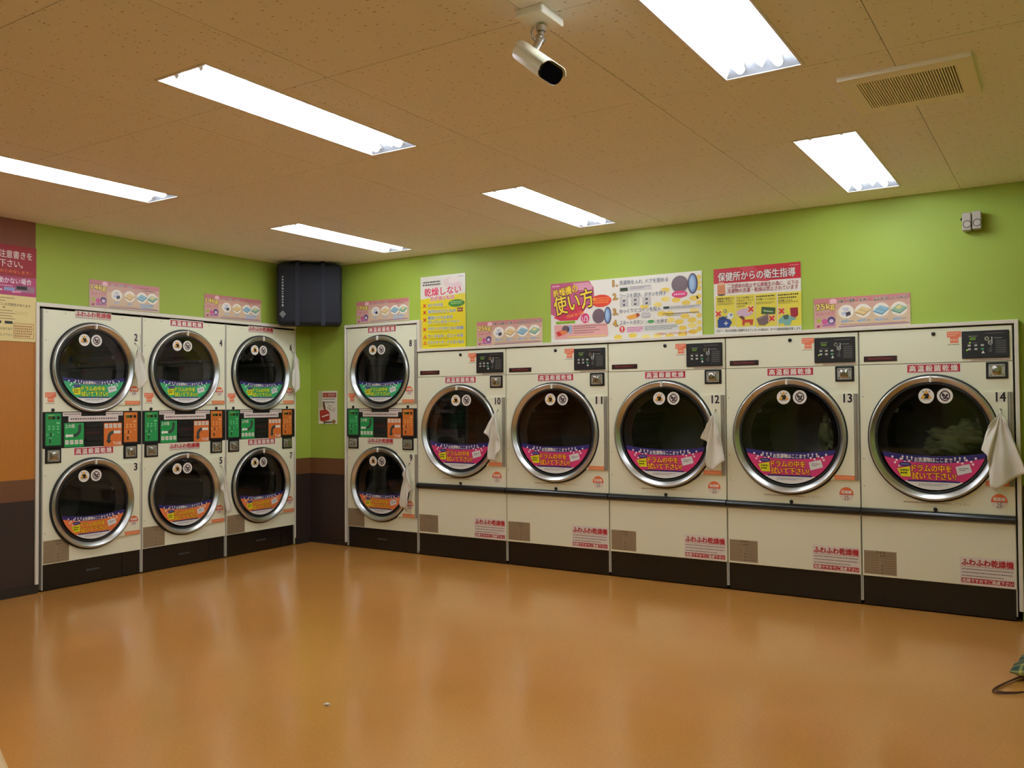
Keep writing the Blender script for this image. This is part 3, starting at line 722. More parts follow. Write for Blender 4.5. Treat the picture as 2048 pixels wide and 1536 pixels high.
# ------------------------------------------------------------------ 25 kg single dryers
def p_ctrl():
    c = Canvas(); c.rect(.004, .004, .256, .158, (24, 22, 22), 0); c.scribble(.132, .142, .230, .148, (130, 100, 96), 1, rnd=90)
    c.scribble(.040, .128, .062, .133, (190, 190, 170), 1, rnd=91); c.scribble(.066, .128, .086, .133, (190, 190, 170), 1, rnd=92); c.scribble(.036, .088, .090, .093, (120, 120, 110), 1, rnd=94)
    c.poly([(.109, .028), (.127, .028), (.118, .046)], (226, 226, 220), 1); c.line((.148, .100), (.160, .086), .005, (170, 170, 160), 1); c.rect(.164, .088, .170, .124, (190, 188, 180), 1); c.ring(.158, .090, .009, .013, (190, 188, 180), 1, n=16)
    c.line((.166, .075), (.156, .052), .003, (120, 120, 112), 1); c.ring(.158, .045, .006, .009, (120, 120, 112), 1, n=12); c.scribble(.178, .114, .222, .119, (190, 190, 180), 1, rnd=93); c.rect(.184, .024, .246, .108, (44, 42, 42), 0.5)
    for k in range(6): c.scribble(.188, .030+k*.013, .242, .036+k*.013, (120, 118, 112), 1, rnd=95+k)
    return c.mesh()
TW = .8955
def tumble_dryer(x, width, number, hook, label):
    t = thing('tumble_dryer', label, 'dryer', (x, FB, 0), 0, 'single dryers along the back wall', (width/TW, 1, 1))
    W = TW; cx, cz, R = .4375, 1.0555, .3775
    place('cabinet', cached('tbody', lambda: boxes('cabinet', [(.001, .004, .030, .009, .030, .186), (W-.009, .004, .030, W-.001, .030, .186), (.001, .030, .030, .009, .95, 1.722), (W-.009, .030, .030, W-.001, .95, 1.722), (.009, .030, 1.712, W-.009, .95, 1.722), (.009, .94, .030, W-.009, .95, 1.712)])), M_EDGE, t)
    place('top_panel', cached('ttop', lambda: boxes('top_panel', [(.0045, 0, 1.5115, W-.0045, .02, 1.719)], bev=.002)), M_CREAM, t)
    place('front_panel', cached('tmid', lambda: (lambda bb: (bb.panel_hole(.0045, .612, W-.0045, 1.5085, cx, cz, R-.045, 0, .018), bb.mesh('front_panel'))[1])(MB())), M_CREAM, t)
    place('lower_panel', cached('tlow', lambda: boxes('lower_panel', [(.0045, 0, .187, W-.0045, .02, .572)], bev=.002)), M_CREAM, t)
    place('kick_plate', cached('tkick', lambda: boxes('kick_plate', [(.010, .010, .007, W-.010, .03, .185)], bev=.0015)), M_BLACK, t)
    def foot(): bb = MB(); bb.cyl((0, 0, 0), (0, 0, .03), .012, n=12); return bb.mesh('foot', 40)
    for fx in (.02, W-.02):
        for fy in (.06, .9): place('foot', cached('tfoot', foot), M_PLASTIC, t, (fx, fy, 0))
    def bar():
        bb = MB(); N = 10; A = []; B_ = []
        for i in range(N+1):
            a = -PI/2+PI*i/N; y = -.003-.026*math.cos(a); z = .587+.0245*math.sin(a)
            A.append(bb.bm.verts.new((.004, y, z))); B_.append(bb.bm.verts.new((W-.004, y, z)))
        for i in range(N): bb.bm.faces.new((A[i], A[i+1], B_[i+1], B_[i]))
        bb.bm.faces.new(A); bb.bm.faces.new(B_[::-1]); bb.bm.faces.new((A[0], B_[0], B_[-1], A[-1])); return bb.mesh('handle_bar', 40)
    place('handle_bar', cached('tbar', bar), mat('black_handle_bar', (22, 23, 23), .22), t)
    key_lock(t, .449, .625, .012); key_lock(t, .454, 1.687, .012)
    # control panel
    cp = place('control_panel', cached('tcp', lambda: boxes('control_panel', [(0, -.010, 0, .260, 0, .162)], bev=.003)), M_PANEL, t, (.616, 0, 1.531))
    place('print', cached('tctrl', p_ctrl), None, cp, (0, -.0105, 0))
    place('display', cached('tlcd', lambda: boxes('display', [(.045, -.0115, .108, .078, -.010, .124)])), LCD, cp)
    bt = cached('tbutton', lambda: boxes('button', [(0, -.014, 0, .018, -.010, .012)], bev=.002)); bg = mat('grey_button', (178, 176, 166), .4); bgr = mat('green_button', (70, 150, 104), .4)
    for i in range(3):
        for j in range(2): place('button', bt, bg, cp, (.034+i*.036, 0, .070-j*.022)) if not (i == 2 and j == 1) else place('button', cached('tbuttong', lambda: boxes('button', [(0, -.014, 0, .018, -.010, .012)], bev=.002)), bgr, cp, (.106, 0, .048))
    if number in ('13', '14'):
        for lx_, lz_ in (((.043, .090), (.026, .046)) if number == '14' else ((.026, .046),)): place('indicator', cached('tled', lambda: boxes('indicator', [(0, -.0125, 0, .006, -.010, .006)])), LED, cp, (lx_, 0, lz_))
    def cring(): bb = MB(); bb.lathe_y(.140, .114, [(.013, -.010), (.013, -.014), (.006, -.014), (.006, -.010)], n=20); return bb.mesh('coin_slot', 40)
    place('coin_slot', cached('tcring', cring), M_LOCK, cp)
    br = place('brand_plate', cached('tbr', lambda: boxes('brand_plate', [(0, -.004, 0, .205, 0, .034)], bev=.0015)), mat('dark_red_plate', (44, 22, 22), .3), t, (.032, 0, 1.529))
    def bn(): c = Canvas(); c.text('SpeedQueen', .028, .009, .176, .027, (158, 60, 52), 1, bold=.008); return c.mesh('brand_name')
    place('brand_name', cached('tbn', bn), None, br, (0, -.0042, 0))
    coin_box(t, .747, 1.408, .120, .098)
    place('title_sticker', cached('hot', p_hot), None, t, (.298, -.0005, 1.455))
    place('notice_sticker', cached('tag', p_tag), None, t, (.532, -.0005, 1.613))
    place('price_line', cached('tpl', lambda: p_slip(.220, .014, 99, (216, 200, 182))), None, t, (.664, -.0005, 1.5135))
    door_set(t, cx, cz, R, 'pink', number, None, 0, .862, hook, .027); drum_set(t, cx, cz, R)
    place('caution_line', cached('tline', lambda: p_line(.385, .014, 88)), None, t, (.262, -.0005, .655))
    place('capacity_sticker', cached(('umb', '25'), lambda: p_umbrella('25')), None, t, (.806, -.0005, .690))
    place('data_plate', cached('tplate', lambda: p_plate(.200, .146)), None, t, (.014, -.0005, .200))
    place('title_sticker', cached('fluffy', p_fluffy), None, t, (.582, -.0005, .190))
    screws(t, [(.022, 1.31), (.022, .92), (.022, .75)])
    return t
BX = [1.3149, 2.218, 3.1258, 4.0213, 4.8883, 5.7366]
td = []
for i, (n, hk, lb) in enumerate([('10', (.826, 1.225), 'large single dryer beside the stacked one in the back wall, rag hanging at its door'),
        ('11', None, 'large single dryer under the left end of the long how-to-use poster, no rag'),
        ('12', (.826, 1.222), 'middle one of the five large single dryers, rag hanging at its door'),
        ('13', None, 'large single dryer under the red hygiene poster, laundry at the right inside its drum'),
        ('14', (.823, 1.222), 'rightmost large single dryer, pale green laundry inside and a rag at its door')]):
    td.append(tumble_dryer(BX[i], BX[i+1]-BX[i], n, hk, lb))

# laundry left in two of the drums
def laundry(name, t, pts, label, cols):
    r = random.Random(11); bb = MB()
    for (x, y, z, rx, ry, rz) in pts:
        s = bmesh.new(); bmesh.ops.create_icosphere(s, subdivisions=4, radius=1.0)
        for v in s.verts:
            p = v.co; n = .22*math.sin(5*p.x+3*p.z+x*40)+.18*math.sin(9*p.y+7*p.z+z*30)+.10*math.sin(17*p.x-11*p.y)
            v.co = Vector((x+p.x*rx*(1+n), y+p.y*ry*(1+n*.6), z+p.z*rz*(1+n)))
        bb.merge(s)
    me = bb.mesh(name, 80); o = place(name, me, M_LAUND); o.matrix_world = t.matrix_basis; return tag(o, label, 'laundry')
laundry('laundry', td[4], [(.53, .27, 1.03, .16, .12, .075), (.62, .30, 1.09, .10, .11, .06), (.49, .25, .985, .11, .10, .05)], 'pale green bundle of laundry seen through the rightmost dryer door', None)
laundry('laundry', td[3], [(.63, .30, 1.08, .05, .10, .10), (.66, .32, .98, .06, .10, .06)], 'small pale laundry at the right inside the dryer under the red poster', None)

# ------------------------------------------------------------------ white rags on the door hooks
def rag(t, hook, hem, label, seed, folds=4, amp=.016):
    r = random.Random(seed); bm = bmesh.new(); NU, NV = 44, 22
    hem = [Vector(p) for p in hem]; seg = [0]
    for a, b_ in zip(hem, hem[1:]): seg.append(seg[-1]+(b_-a).length)
    def edge(u):
        d = u*seg[-1]
        for i in range(len(hem)-1):
            if d <= seg[i+1]+1e-9: return hem[i].lerp(hem[i+1], (d-seg[i])/max(seg[i+1]-seg[i], 1e-9))
        return hem[-1]
    ph = r.uniform(0, 6); grid = []
    for j in range(NV+1):
        s = j/NV; row = []
        for i in range(NU+1):
            u = i/NU; e = edge(u); q = s**.92
            pinch = .35+.65*min(1, s*1.6)
            x = e.x*q*(pinch*.55+.45) ; z = e.y*s
            fold = math.sin(2*PI*folds*u+ph+.8*s)+.5*math.sin(2*PI*(folds*1.7)*u+ph*2)
            y = -.043-1.3*amp*(.35+s*.9)*(1+.66*fold)*min(1, s*5+.12)-.004*math.sin(9*s+ph)
            row.append(bm.verts.new((x, y, z+.003*math.sin(23*u+seed))))
        grid.append(row)
    for j in range(NV):
        for i in range(NU): bm.faces.new((grid[j][i], grid[j][i+1], grid[j+1][i+1], grid[j+1][i]))
    me = bpy.data.meshes.new('cleaning_rag'); bm.to_mesh(me); bm.free()
    for p in me.polygons: p.use_smooth = True
    o = place('cleaning_rag', me, M_CLOTH); md = o.modifiers.new('thickness', 'SOLIDIFY'); md.thickness = .0025
    M = t.matrix_basis
    o.matrix_world = Matrix.Translation(M @ Vector((hook[0], -.006, hook[1]-.010))) @ Matrix.Rotation(t.rotation_euler.z, 4, 'Z')
    return tag(o, label, 'rag', 'white rags hanging at the dryer doors')
rag(st[0], (.718, 1.755), [(-.022, -.06), (-.034, -.20), (-.02, -.28), (.012, -.34), (.045, -.30), (.072, -.27), (.04, -.10)], 'white cotton rag hanging at the upper door of the leftmost stacked dryer', 1, 3, .010)
rag(st[1], (.728, .772), [(-.018, -.06), (-.045, -.17), (-.012, -.20), (-.006, -.33), (.042, -.385), (.064, -.36), (.03, -.14)], 'white rag at the lower door of the middle stacked dryer, left wall', 2, 3, .010)
rag(st[2], (.742, 1.765), [(-.030, -.14), (-.048, -.30), (0, -.385), (.040, -.33), (.048, -.17), (.02, -.07)], 'white cotton rag hanging beside the door nearest the corner in the left wall', 3, 3, .010)
rag(st[3], (.715, .770), [(-.030, -.08), (-.040, -.20), (-.070, -.36), (-.02, -.38), (.015, -.395), (.022, -.23), (.056, -.19), (.02, -.09)], 'white cotton rag hanging at the lower door of the stacked dryer right of the corner', 4, 3, .012)
rag(td[0], (.826, 1.225), [(-.05, -.09), (-.090, -.17), (-.055, -.185), (-.058, -.38), (.022, -.40), (.024, -.335), (.060, -.305), (.028, -.10)], 'white cotton rag hanging at the door of the first large dryer from the left', 5, 4, .014)
rag(td[2], (.826, 1.222), [(-.035, -.09), (-.085, -.18), (-.044, -.20), (-.050, -.375), (-.012, -.40), (.082, -.33), (.05, -.19), (.02, -.06)], 'white cotton rag with small print hanging at the middle large dryer', 6, 4, .014)
rag(td[4], (.823, 1.222), [(-.06, -.08), (-.100, -.215), (-.068, -.245), (-.055, -.43), (-.03, -.45), (.055, -.39), (.128, -.345), (.075, -.19), (.035, -.05)], 'white cotton rag hanging at the door of the rightmost large dryer', 7, 4, .016)

# ------------------------------------------------------------------ posters
class Poster(Canvas):
    # a flat printed sheet; drawing coordinates are units of the sheet's own layout sketch, whose corners map to its w x h metres
    def __init__(s, tl, tr, br, bl, w_, h_):
        super().__init__(0.0); s.q = (tl, tr, br, bl); s.w = w_; s.h = h_
    def m(s, x, y):
        tl, tr, br, bl = s.q
        u = (x-tl[0])/(tr[0]-tl[0]); yt = tl[1]+(tr[1]-tl[1])*u; yb = bl[1]+(br[1]-bl[1])*u
        return (s.w*u, s.h*(1-(y-yt)/(yb-yt)))
    def P(s, pts, col, layer=1): return s.poly([s.m(*p) for p in pts], col, layer)
    def E(s, x, y, rx, ry, col, layer=1, n=24):
        c = s.m(x, y); sx = s.w/(s.q[1][0]-s.q[0][0]); sz = s.h/(s.q[3][1]-s.q[0][1]); return s.ell(c[0], c[1], rx*sx, ry*sz, col, layer, n)
    def T(s, t, a, b, hp, col, layer=4, **k):
        A = s.m(*a); B = s.m(*b); sz = s.h/(s.q[3][1]-s.q[0][1]); L = math.hypot(B[0]-A[0], B[1]-A[1]); h = hp*sz
        cx, cz = (A[0]+B[0])/2, (A[1]+B[1])/2
        return s.text(t, cx-L/2, cz-h/2, cx+L/2, cz+h/2, col, layer, rot=math.atan2(B[1]-A[1], B[0]-A[0]), **k)
    def Sc(s, a, b, hp, col, layer=4, rows=1, seed=None):
        A = s.m(*a); B = s.m(*b); sz = s.h/(s.q[3][1]-s.q[0][1]); cz = (A[1]+B[1])/2; h = hp*sz
        return s.scribble(A[0], cz-h/2, B[0], cz+h/2, col, layer, rows=rows, rnd=seed)
    def build(s, label, loc, rotz, cat='poster', group=None, base=(232, 226, 214)):
        o = place('poster', boxes('poster', [(0, -.005, 0, s.w, -.001, s.h)]), mat('poster_sheet_%d' % base[0], base, .35), None, loc, rotz)
        place('print', s.mesh(), None, o, (0, -.0054, 0)); return tag(o, label, cat, group)
PW = (240, 236, 226); BLUE = (60, 96, 150)
# yellow poster of things not to dry
p = Poster((108, 80), (566, 33), (570, 795), (108, 820), .474, .617)
p.P([(108, 310), (567, 238), (570, 795), (108, 820)], (226, 206, 34), 1)
p.E(420, 125, 78, 52, (232, 208, 204), 1); p.E(450, 105, 52, 34, (240, 222, 216), 2); p.E(490, 160, 40, 36, (236, 200, 206), 2)
p.Sc((135, 160), (318, 95), 26, (50, 44, 44), 3, seed=1); p.Sc((135, 186), (318, 124), 26, (50, 44, 44), 3, seed=2)
p.Sc((492, 70), (550, 60), 12, (120, 120, 120), 2, seed=3)
p.T('乾燥しない', (152, 240), (524, 196), 84, (206, 40, 84), 4, bold=.03, outline=PW, ow=.06)
p.T('方が良いもの', (212, 303), (456, 278), 44, (206, 40, 84), 6, bold=.03, outline=PW, ow=.07)
p.E(478, 344, 82, 38, (60, 124, 40), 3); p.Sc((420, 340), (540, 334), 34, (170, 210, 130), 4, rows=2, seed=4)
for y in (374, 444, 520, 618):
    c0 = p.m(152, y); p.cross(c0[0], c0[1], .014, (196, 48, 40), 3, wd=.009)
for y in (693, 757):
    A = [p.m(*q) for q in ((134, y+20), (174, y+18), (154, y-22))]; p.poly(A, (206, 70, 40), 3); A = [p.m(*q) for q in ((145, y+13), (163, y+12), (154, y-5))]; p.poly(A, (226, 206, 34), 4)
for t_, y0_, x1_ in (('のりづけの品', 366, 342), ('油汚れのひどいもの', 428, 470), ('裏面にすり止めが', 493, 440), ('付いているカーペット', 538, 508), ('キルティングされていない羽毛類', 604, 546), ('ウールもの・ビニール系', 680, 544), ('ドライマーク・ナイロンもの', 748, 550)):
    p.T(t_, (186, y0_+5), (x1_, y0_-9), 34, BLUE, 4, bold=.015, outline=(236, 236, 214), ow=.05)
for y in (398, 458, 575, 645, 716, 788): p.Sc((192, y), (400, y-12), 8, (120, 106, 30), 3, seed=y)
p.P([(486, 392), (542, 388), (542, 428), (486, 432)], (120, 40, 30), 3); p.Sc((492, 411), (538, 408), 26, (226, 206, 120), 4, seed=5)
p.build('tall white and yellow poster with crosses beside the stacked dryer of the back wall', (1.328, 0, 1.7515), 0)

def icons(p, kind, cxs, cy, r):
    for i, x in enumerate(cxs):
        p.E(x, cy, r, r, (244, 236, 222), 2)
        if i == 0:
            p.P([(x-r*.1, cy+r*.15), (x+r*.5, cy-r*.02), (x+r*.62, cy+r*.5), (x, cy+r*.75)], (66, 60, 70), 3); p.P([(x-r*.5, cy-r*.5), (x+r*.3, cy-r*.62), (x+r*.4, cy-r*.1), (x-r*.2, cy)], (206, 206, 220), 3)
            p.P([(x-r*.6, cy+r*.1), (x-r*.15, cy), (x, cy+r*.4), (x-r*.5, cy+r*.5)], (190, 196, 222), 4)
        else:
            col, dk = (((232, 206, 150), (176, 128, 60)), ((150, 190, 206), (80, 128, 160)), ((150, 186, 160), (84, 128, 100)))[i-1]
            p.P([(x-r, cy+r*.25), (x-r*.1, cy-r*.5), (x+r, cy-r*.05), (x+r*.1, cy+r*.75)], dk, 3)
            p.P([(x-r, cy+r*.12), (x-r*.1, cy-r*.62), (x+r, cy-r*.18), (x+r*.1, cy+r*.58)], col, 4)
            if i == 3: p.P([(x-r*.5, cy-r*.1), (x-r*.05, cy-r*.5), (x+r*.5, cy-r*.28), (x+r*.02, cy+r*.1)], (226, 214, 140), 5)
            else: p.line(p.m(x-r*.5, cy-r*.2), p.m(x+r*.5, cy+r*.2), .0025, dk, 5)
def capacity(kg, w_, h_, label, loc, rotz):
    p = Poster((0, 0), (667, 0), (667, 250), (0, 250), w_, h_)
    p.P([(0, 0), (667, 0), (667, 250), (0, 250)], (216, 188, 156), 1); p.P([(0, 0), (667, 0), (667, 40), (0, 44)], (196, 122, 124), 2); p.P([(0, 44), (667, 40), (667, 90), (0, 100)], (208, 162, 146), 1.5)
    p.P([(0, 100), (160, 100), (160, 250), (0, 250)], (208, 162, 150), 1.6); p.E(140, 30, 26, 22, (236, 190, 196), 3)
    p.T(kg, (16, 78), (150, 70), 62, (240, 216, 110), 4, bold=.03, outline=(96, 62, 30), ow=.05)
    p.T('乾燥の目安', (18, 128), (150, 124), 28, (206, 110, 130), 4)
    p.E(126, 182, 28, 30, (84, 60, 110), 4); p.E(126, 188, 16, 16, (220, 200, 220), 5); p.E(78, 190, 20, 22, (206, 90, 150), 4); p.P([(20, 170), (52, 166), (52, 190), (20, 194)], (170, 180, 60), 4); p.P([(60, 215), (150, 208), (150, 226), (60, 230)], (170, 110, 160), 4); p.P([(20, 222), (46, 216), (40, 236), (22, 238)], (160, 60, 90), 4)
    if kg == '25kg':
        icons(p, kg, (231, 348, 472, 592), 118, 55)
        for t_, a_, b_ in (('衣類・下着類', 172, 294), ('毛布', 322, 378), ('羽毛布団', 420, 516), ('こたつ布団', 530, 648)): p.T(t_, (a_, 34), (b_, 30), 28, (74, 50, 44), 5, bold=.03, outline=(244, 226, 214), ow=.05)
        for x, t_ in ((205, '30分'), (320, '40分'), (440, '40分'), (560, '40分')): p.T(t_, (x-10, 196), (x+46, 192), 26, (76, 140, 196), 5, bold=.02, outline=PW, ow=.05); p.Sc((x+50, 196), (x+80, 194), 8, (76, 140, 196), 5, seed=x)
    else:
        icons(p, kg, (250, 372, 492, 596), 122, 52)
        for t_, a_, b_ in (('衣類・下着類', 190, 316), ('毛布', 348, 400)): p.T(t_, (a_, 34), (b_, 30), 22, (74, 50, 44), 5, bold=.01, outline=(244, 226, 214), ow=.05)
        p.Sc((470, 30), (560, 28), 9, (150, 50, 70), 5, seed=7); p.Sc((500, 52), (620, 50), 12, (110, 70, 60), 5, seed=8)
        for x in (226, 346): p.T('30分' if x == 226 else '40分', (x, 196), (x+48, 192), 22, (76, 140, 196), 5, bold=.02, outline=PW, ow=.05)
        p.T('大型の乾燥機を', (470, 192), (612, 189), 22, (76, 140, 196), 5, bold=.02, outline=PW, ow=.05); p.T('ご利用下さい', (470, 216), (600, 213), 22, (76, 140, 196), 5, bold=.02, outline=PW, ow=.05)
    p.P([(176, 236), (660, 228), (660, 234), (176, 242)], (120, 80, 150), 3); p.Sc((190, 226), (640, 220), 7, (150, 60, 60), 4, seed=9)
    p.build(label, loc, rotz, 'sign', 'pink capacity signs above the dryers')
capacity('25kg', .625, .200, 'pink 25kg sign between the yellow poster and the long how-to-use poster', (1.916, 0, 1.7515), 0)
capacity('25kg', .580, .200, 'pink 25kg sign right of the red hygiene poster', (4.609, 0, 1.7515), 0)
capacity('14kg', .612, .196, 'pink 14kg sign above the stacked dryer in the back wall', (.588, 0, 2.010), 0)
capacity('14kg', .578, .200, 'pink 14kg sign above the leftmost stacked dryer', (0, -2.196, 2.012), RZ)
capacity('14kg', .594, .196, 'pink 14kg sign above the middle stacked dryer, left of the navy box', (0, -1.194, 2.012), RZ)

# long poster: how to use the dryers
p = Poster((115, 268), (1770, 115), (1783, 830), (125, 912), 1.226, .456)
p.P([(115, 268), (570, 226), (620, 300), (630, 420), (545, 510), (430, 660), (250, 668), (115, 600)], (186, 86, 120), 1)
p.P([(150, 640), (360, 480), (545, 505), (430, 662), (230, 672)], (200, 44, 70), 2); p.P([(380, 260), (560, 240), (610, 280), (600, 330), (420, 330)], (214, 150, 170), 2); p.Sc((135, 296), (225, 288), 22, (236, 190, 206), 3, seed=10)
YEL = (240, 206, 50); PUR = (70, 26, 50)
p.T('乾燥機の', (148, 385), (432, 305), 92, YEL, 4, bold=.03, outline=PUR, ow=.04)
p.T('使い方', (158, 520), (612, 402), 205, YEL, 6, bold=.02, outline=PUR, ow=.05); p.Sc((570, 440), (650, 425), 18, YEL, 6, seed=11)
p.T('How to Use', (310, 622), (508, 572), 44, (240, 150, 70), 8, bold=.02)
p.E(703, 448, 118, 66, (206, 60, 40), 3); p.Sc((610, 450), (800, 436), 70, (236, 140, 60), 4, rows=3, seed=12)
def drum_icon(p, x, y, rx, ry, dx, drx, dry):
    p.E(x, y, rx*1.06, ry*1.05, (206, 196, 196), 3); p.E(x, y, rx, ry, (104, 84, 90), 4); p.E(x+dx, y-8, drx*1.12, dry*1.06, (70, 66, 84), 3); p.E(x+dx-2, y-8, drx*.8, dry*.9, (120, 150, 196), 4); p.E(x+dx-6, y-8, drx*.5, dry*.66, (160, 186, 216), 5)
drum_icon(p, 675, 616, 70, 78, 103, 36, 86); drum_icon(p, 1550, 266, 84, 86, 130, 46, 98)
p.E(520, 640, 56, 60, PW, 5); p.E(520, 640, 50, 54, (206, 50, 110), 6); p.T('1/3', (490, 655), (550, 640), 56, PW, 7, bold=.02)
p.E(1547, 376, 80, 36, (206, 50, 110), 5); p.Sc((1490, 380), (1604, 372), 26, (236, 200, 216), 6, seed=13)
p.P([(175, 682), (405, 666), (405, 696), (175, 710)], (150, 186, 40), 3); p.Sc((185, 696), (398, 682), 18, (90, 120, 20), 4, seed=14)
p.P([(155, 724), (770, 690), (782, 830), (762, 842), (165, 878)], (226, 166, 160), 2); p.E(290, 765, 44, 42, (104, 84, 90), 3); p.E(345, 765, 22, 48, (150, 170, 200), 3); p.P([(180, 800), (230, 775), (310, 780), (300, 815), (215, 840)], (220, 124, 70), 4)
p.P([(176, 800), (220, 790), (250, 830), (200, 846)], (200, 50, 50), 5)
for k in range(4): p.Sc((385, 730+k*26), ((760, 640, 690, 620)[k], 712+k*26), 14, (110, 80, 84), 4, seed=15+k)
p.P([(310, 846), (750, 824), (750, 834), (310, 858)], (226, 206, 110), 4)
rr = random.Random(21)
for (x, y) in [(1740, 190), (1740, 250), (1740, 310), (1400, 330), (1690, 420), (1400, 430), (1320, 490), (1510, 440), (1610, 470), (1740, 400), (1740, 470), (1360, 590), (1440, 590), (1600, 620), (1690, 560), (1740, 610), (1670, 660), (1540, 680), (1450, 660), (1670, 720), (1740, 690), (1570, 750), (1680, 790), (1740, 760), (1440, 840), (1570, 820), (1310, 840), (1050, 830), (890, 850), (1190, 850), (1180, 510)]:
    p.E(x, y, min(46, 1766-x), 26, (232, 200, 84) if rr.random() < .7 else (238, 214, 120), 1.2, n=14)
GOLD = (200, 150, 60); NV = (56, 66, 100)
for n_, y, t_, x1_, yr in (('1.', 258, '洗濯物を入れ  ドアを閉める', 1432, 212), ('2.', 404, 'コースを選び、ボタンを押す', 1410, 360), ('3.', 572, 'ゆっくりとコインを投入', 1352, 532), ('4.', 700, 'スタートボタン', 1165, 680)):
    p.T(n_, (838, y), (890, y-5), 64, GOLD, 3, bold=.03, outline=(110, 76, 40), ow=.04); p.T(t_, (910, y-8), (x1_, yr), 46, NV, 4, bold=.012, outline=PW, ow=.05)
p.P([(1185, 668), (1300, 660), (1300, 692), (1185, 700)], (220, 216, 206), 3); p.E(1246, 676, 36, 16, (60, 140, 70), 4); p.T('を押す', (1310, 678), (1420, 668), 44, NV, 4, bold=.012, outline=PW, ow=.05)
p.P([(908, 294), (1258, 264), (1260, 322), (908, 352)], (206, 200, 196), 2); p.P([(918, 308), (1002, 301), (1002, 338), (918, 345)], (40, 56, 36), 3); p.Sc((1030, 305), (1240, 290), 30, (120, 116, 120), 3, rows=2, seed=30)
for i in range(3):
    x = 916+i*122; y = 470-i*10; p.P([(x, y-42), (x+88, y-50), (x+88, y+42), (x, y+50)], (190, 184, 180), 2)
    for dy in (-22, 24):
        p.P([(x+14, y+dy-14), (x+74, y+dy-18), (x+74, y+dy+14), (x+14, y+dy+18)], (214, 210, 204), 3); p.E(x+44, y+dy, 18, 11, (90, 86, 90), 4)
p.P([(1372, 510), (1756, 486), (1756, 530), (1372, 552)], (214, 210, 204), 2); p.P([(1380, 514), (1440, 510), (1440, 536), (1380, 540)], (40, 56, 36), 3); p.Sc((1452, 522), (1748, 508), 26, (130, 126, 120), 3, rows=2, seed=31)
p.P([(980, 630), (1010, 610), (1080, 590), (1110, 612), (1090, 640), (1020, 655)], (226, 160, 70), 3); p.P([(1086, 590), (1120, 582), (1130, 612), (1098, 634)], (150, 60, 40), 4)
for x in (1168, 1194, 1220): p.E(x, 606, 24, 28, (176, 172, 170), 3+x*.0005); p.E(x, 606, 17, 20, (200, 196, 192), 4+x*.0005)
p.Sc((1370, 600), (1740, 570), 18, (90, 76, 50), 3, seed=32); p.Sc((1400, 612), (1560, 604), 10, (90, 76, 50), 3, seed=33)
p.E(936, 762, 30, 34, (200, 60, 60), 3); p.T('!', (930, 762), (942, 761), 44, PW, 4, bold=.03); p.P([(985, 738), (1165, 726), (1165, 790), (985, 800)], (232, 206, 214), 2); p.Sc((992, 766), (1160, 756), 54, (190, 80, 130), 3, rows=3, seed=34)
p.P([(1172, 726), (1536, 706), (1540, 768), (1172, 788)], (220, 222, 214), 2); p.Sc((1180, 752), (1520, 732), 50, (120, 120, 116), 3, rows=3, seed=35)
p.T('ご利用後は、次の方の為にご協力下さい', (1300, 816), (1710, 792), 26, (206, 90, 50), 4)
p.build('long white and pink how-to-use poster with four numbered steps', (2.621, 0, 1.7515), 0)

# red headed hygiene poster
p = Poster((175, 248), (1285, 138), (1298, 1025), (180, 1095), .594, .455)
p.P([(175, 248), (1285, 138), (1288, 348), (176, 440)], (186, 30, 46), 1); p.P([(500, 216), (700, 200), (900, 390), (760, 396)], (196, 60, 74), 1.5)
p.T('保健所からの衛生指導', (234, 352), (1222, 268), 112, (236, 226, 218), 3, bold=.02, outline=(90, 16, 26), ow=.03); p.Sc((1150, 186), (1262, 176), 22, (220, 140, 140), 3, seed=40)
p.T('二次感染の防止や公衆衛生の為に、以下の', (356, 468), (1256, 402), 58, (156, 40, 64), 3, bold=.012); p.T('洗濯物の洗濯・乾燥は禁止されています', (356, 530), (1252, 462), 58, (156, 40, 64), 3, bold=.012)
p.P([(226, 440), (322, 432), (332, 570), (224, 576)], (206, 130, 84), 3); p.E(274, 436, 48, 20, (226, 176, 140), 4); p.E(278, 573, 54, 18, (40, 40, 50), 2.5)
for a, b_ in ((200, 462), (470, 714), (722, 988), (1000, 1288)): p.P([(a, 600-(a-200)*.075), (b_, 600-(b_-200)*.075), (b_, 982-(b_-200)*.018), (a, 1004-(a-200)*.03)], (226, 210, 70), 2)
DK = (50, 44, 30)
p.T('病院等の患者さん', (220, 636), (440, 616), 28, DK, 4, bold=.012); p.T('が使用したもの', (222, 668), (410, 652), 28, DK, 4, bold=.012)
for k, t_ in enumerate(('ペットに使用して', 'いるもの・ペット', 'の毛が付着して', 'いるもの')): p.T(t_, (476, 616+k*38), ((690, 694, 668, 580)[k], 600+k*38), 28, DK, 4, bold=.012)
p.Sc((728, 596), (960, 578), 30, DK, 4, seed=41); p.T('が付着しているもの', (728, 634), (968, 618), 28, DK, 4, bold=.012)
p.Sc((1004, 574), (1256, 556), 30, DK, 4, seed=42); p.Sc((1004, 612), (1230, 596), 30, DK, 4, seed=43); p.T('が付着したもの', (1004, 648), (1180, 634), 28, DK, 4, bold=.012)
for a, b_, y in ((222, 440, 700), (730, 960, 680), (1004, 1250, 674)): p.Sc((a, y), (b_, y-14), 30, (150, 136, 50), 4, rows=3, seed=a)
for x, y in ((234, 826), (660, 758), (924, 876), (1046, 780)):
    c0 = p.m(x, y); p.cross(c0[0], c0[1], .017, (206, 44, 36), 6.5, wd=.011, outline=(240, 220, 160))
p.P([(222, 900), (376, 886), (412, 930), (376, 1000), (226, 1006)], (26, 66, 136), 4); p.P([(238, 870), (310, 856), (352, 890), (240, 906)], (30, 50, 100), 4.5); p.line(p.m(306, 950), p.m(362, 945), .006, PW, 6); p.line(p.m(334, 976), p.m(334, 920), .006, PW, 6.2)
